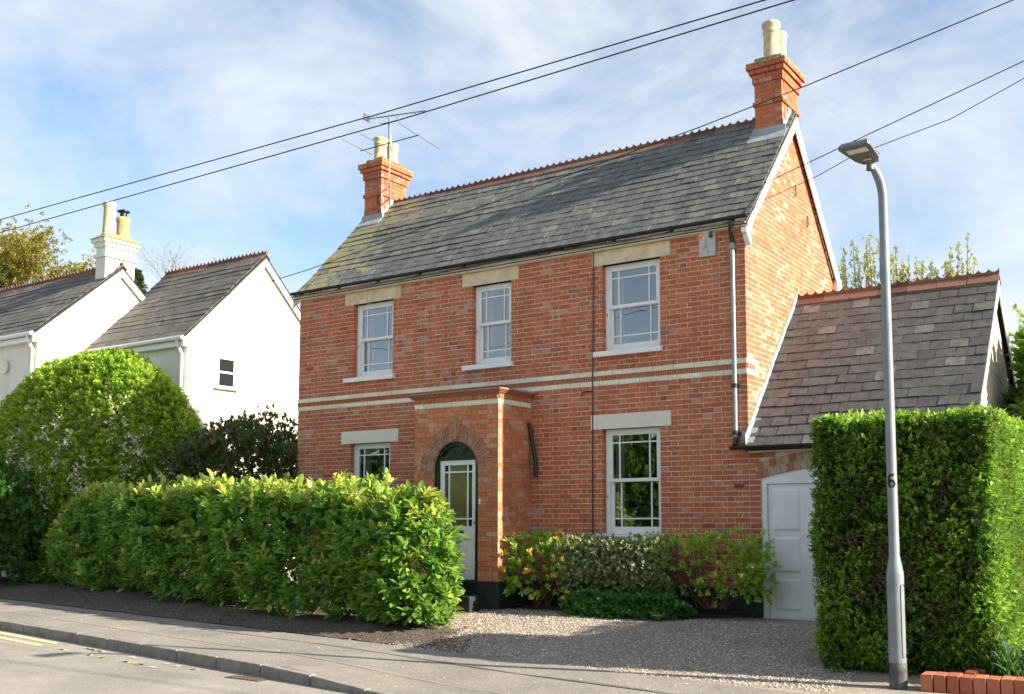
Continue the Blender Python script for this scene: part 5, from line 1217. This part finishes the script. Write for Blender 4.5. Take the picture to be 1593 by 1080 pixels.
shrub('far_shrub', 'small green shrub at the right edge behind the climber', 'shrub', (3.1, 7.5, 3.0), (.95, .9, 2.3), 420, 7, .10, m_bush, T_RHOMB, .5, None, 6)

# --- trees across the road, seen mirrored in the ground floor panes
PP = []; TT = []
for i in range(22):
    x = -46+i*2.6+R_.gauss(0, .5); h = R_.uniform(2.6, 3.9); c = np.array([x, -24+R_.gauss(0, 1), h]); n = 900
    v = norm(NR.normal(size=(n, 3)))*NR.uniform(.35, 1.05, (n, 1)); PP.append(c+v*np.array([2.3, 1.8, h*.95])); 
PP = np.concatenate(PP); P_, D_ = whorls(PP, NR.normal(size=PP.shape), 6, 1.1, .2); me = leaf_mesh('roadside_thicket', P_, D_, .34, T_OVAL, NR.normal(.5, .25, len(P_))); o = finish(me, 'roadside_thicket', m_ivy, None, kind='stuff'); o['label'] = 'thicket of trees across the road mirrored in the windows'; o['category'] = 'trees'

# --- gravel, litter and edging
n = 30000; gx_ = NR.uniform(-4.6, 2.4, n); gyy = NR.uniform(-3.95, -.55, n)
yb_arr = -3.90-.118*gx_; ok = (gyy > yb_arr+NR.exponential(.05, n)-.05)&~((gx_ < -3.3-NR.exponential(.35, n)) & (gyy < -2.2)); gx_, gyy = gx_[ok], gyy[ok]
OC = np.array([(1, 0, 0), (-1, 0, 0), (0, 1, 0), (0, -1, 0), (0, 0, 1), (0, 0, -1)], float); OF = [(0, 2, 4), (2, 1, 4), (1, 3, 4), (3, 0, 4)]
gp = np.stack([gx_, gyy, np.array([HZ(a, b) for a, b in zip(gx_, gyy)])+np.where(gx_ < -2.2, .008, .002)], -1); k = len(gp)
sz = NR.uniform(.006, .015, (k, 1, 1))*NR.uniform(.6, 1.3, (k, 1, 3)); an = NR.uniform(0, 6.28, k); ca, sa = np.cos(an), np.sin(an)
q = OC[None]*sz; q = q+NR.normal(0, .002, q.shape); q = np.stack([q[..., 0]*ca[:, None]-q[..., 1]*sa[:, None], q[..., 0]*sa[:, None]+q[..., 1]*ca[:, None], q[..., 2]*.8], -1)
v = (gp[:, None, :]+q).reshape(-1, 3); me = bpy.data.meshes.new('gravel')
loops = np.concatenate([(np.arange(k)*6)[:, None]+np.array(f)[None] for f in OF], 1).ravel(); me.vertices.add(len(v)); me.vertices.foreach_set('co', v.astype(np.float32).ravel()); me.loops.add(len(loops)); me.loops.foreach_set('vertex_index', loops.astype(np.int32)); me.polygons.add(4*k); me.polygons.foreach_set('loop_start', (np.arange(4*k)*3).astype(np.int32)); me.polygons.foreach_set('loop_total', np.full(4*k, 3, np.int32)); me.update(calc_edges=True)
me.attributes.new('tint', 'FLOAT', 'FACE').data.foreach_set('value', np.repeat(NR.random(k), 4).astype(np.float32)); o = finish(me, 'gravel', m_stones, None, kind='stuff'); o['label'] = 'loose pale gravel covering the driveway'; o['category'] = 'gravel'
n = 2600; x = NR.uniform(-12, 2.6, n); u = NR.beta(1.4, 1.0, n); y0 = -5.99-.143*x+.2; y1 = -3.90-.118*x+.55; y = y0+(y1-y0)*u
z = np.array([(HZ(a, b)+.03) if b > YB(a) else (kz(a)-.003+(-.18-kz(a))*min(1, 1.2*(b-YK(a)-.125)/(YB(a)-YK(a)-.125)))+.003 for a, b in zip(x, y)])
D = np.stack([NR.normal(size=n), NR.normal(size=n), NR.normal(0, .15, n)], -1); o = foliage('fallen_petals', np.stack([x, y, z], -1), D, NR.uniform(.008, .022, n), T_RHOMB, NR.random(n), m_petal, None); o['label'] = 'pale fallen petals scattered over pavement and soil'; o['category'] = 'petals'
ed = thing('brick_edging', (3.5, -3.4, -.15), 'low edging of upright red bricks at the bottom right corner', 'edging')
for i in range(11):
    x = 3.10+i*.115; y = -3.46+.10*(i*.115)-.15*max(0, (i-6)*.05); b = MB(); b.box((x+.004, y, -.3), (x+.110, y+.21, -.035+R_.uniform(-.004, .004)), R_.random(), .003); b.build('brick', m_edge, ed, bevel=.004)
for i in range(3): 
    b = MB(); b.box((3.45+.05*i, -3.22+i*.22, -.3), (3.55+.05*i, -3.02+i*.22, -.02), R_.random(), .003); b.build('brick', m_edge, ed, bevel=.004)
bs = MB(); bs.poly([(3.3, -3.25, -.06), (6.5, -3.0, -.06), (6.5, 2, -.04), (3.3, 2, -.04)]); structure(bs.build('border_soil', m_soil))
n = 110
for i, (cx_, cy_, lab) in enumerate(((3.80, -2.95, 'clump of strap leaves with blue flowers nearest the clipped hedge'), (4.12, -2.75, 'clump of strap leaves with blue flowers at the right edge'))):
    t = thing('bluebell_clump', (cx_, cy_, -.06), lab, 'flowers', 'bluebells behind the brick edging'); a = NR.uniform(0, 6.28, n)
    D = np.stack([np.cos(a), np.sin(a), NR.uniform(.5, 2.0, n)], -1); P_ = np.stack([cx_+NR.normal(0, .09, n), cy_+NR.normal(0, .09, n), np.full(n, -.06)], -1); foliage('leaves', P_, D, NR.uniform(.16, .34, n), T_STRAP, NR.random(n), m_cover, t)
    fp = np.stack([cx_+NR.normal(0, .10, 30), cy_+NR.normal(0, .10, 30), NR.uniform(.12, .28, 30)], -1); PF, DF = whorls(fp, np.tile([0, 0, 1.], (30, 1)), 5, 1.5, .03); foliage('flowers', PF, DF, .025, T_OVAL, NR.random(len(PF)), m_bluebell, t)

n = 1800; x = NR.uniform(-15, -2.6, n); u = NR.random(n)**.7; y = YB(x)+.05+(HL(x)+.75-YB(x))*u
z = np.array([HZ(a, b) for a, b in zip(x, y)])+.032; D = np.stack([NR.normal(size=n), NR.normal(size=n), NR.normal(0, .25, n)], -1)
m_litter = leafmat('dead_leaf', [(0, (0.07, 0.04, 0.022)), (0.7, (0.16, 0.09, 0.045)), (1, (0.30, 0.16, 0.07))], 0.8, 0.1, (0.3, 0.2, 0.08))
o = foliage('leaf_litter', np.stack([x, y, z], -1), D, NR.uniform(.02, .06, n), T_RHOMB, NR.random(n), m_litter, None); o['label'] = 'brown leaf litter on the soil below the laurel'; o['category'] = 'leaf litter'
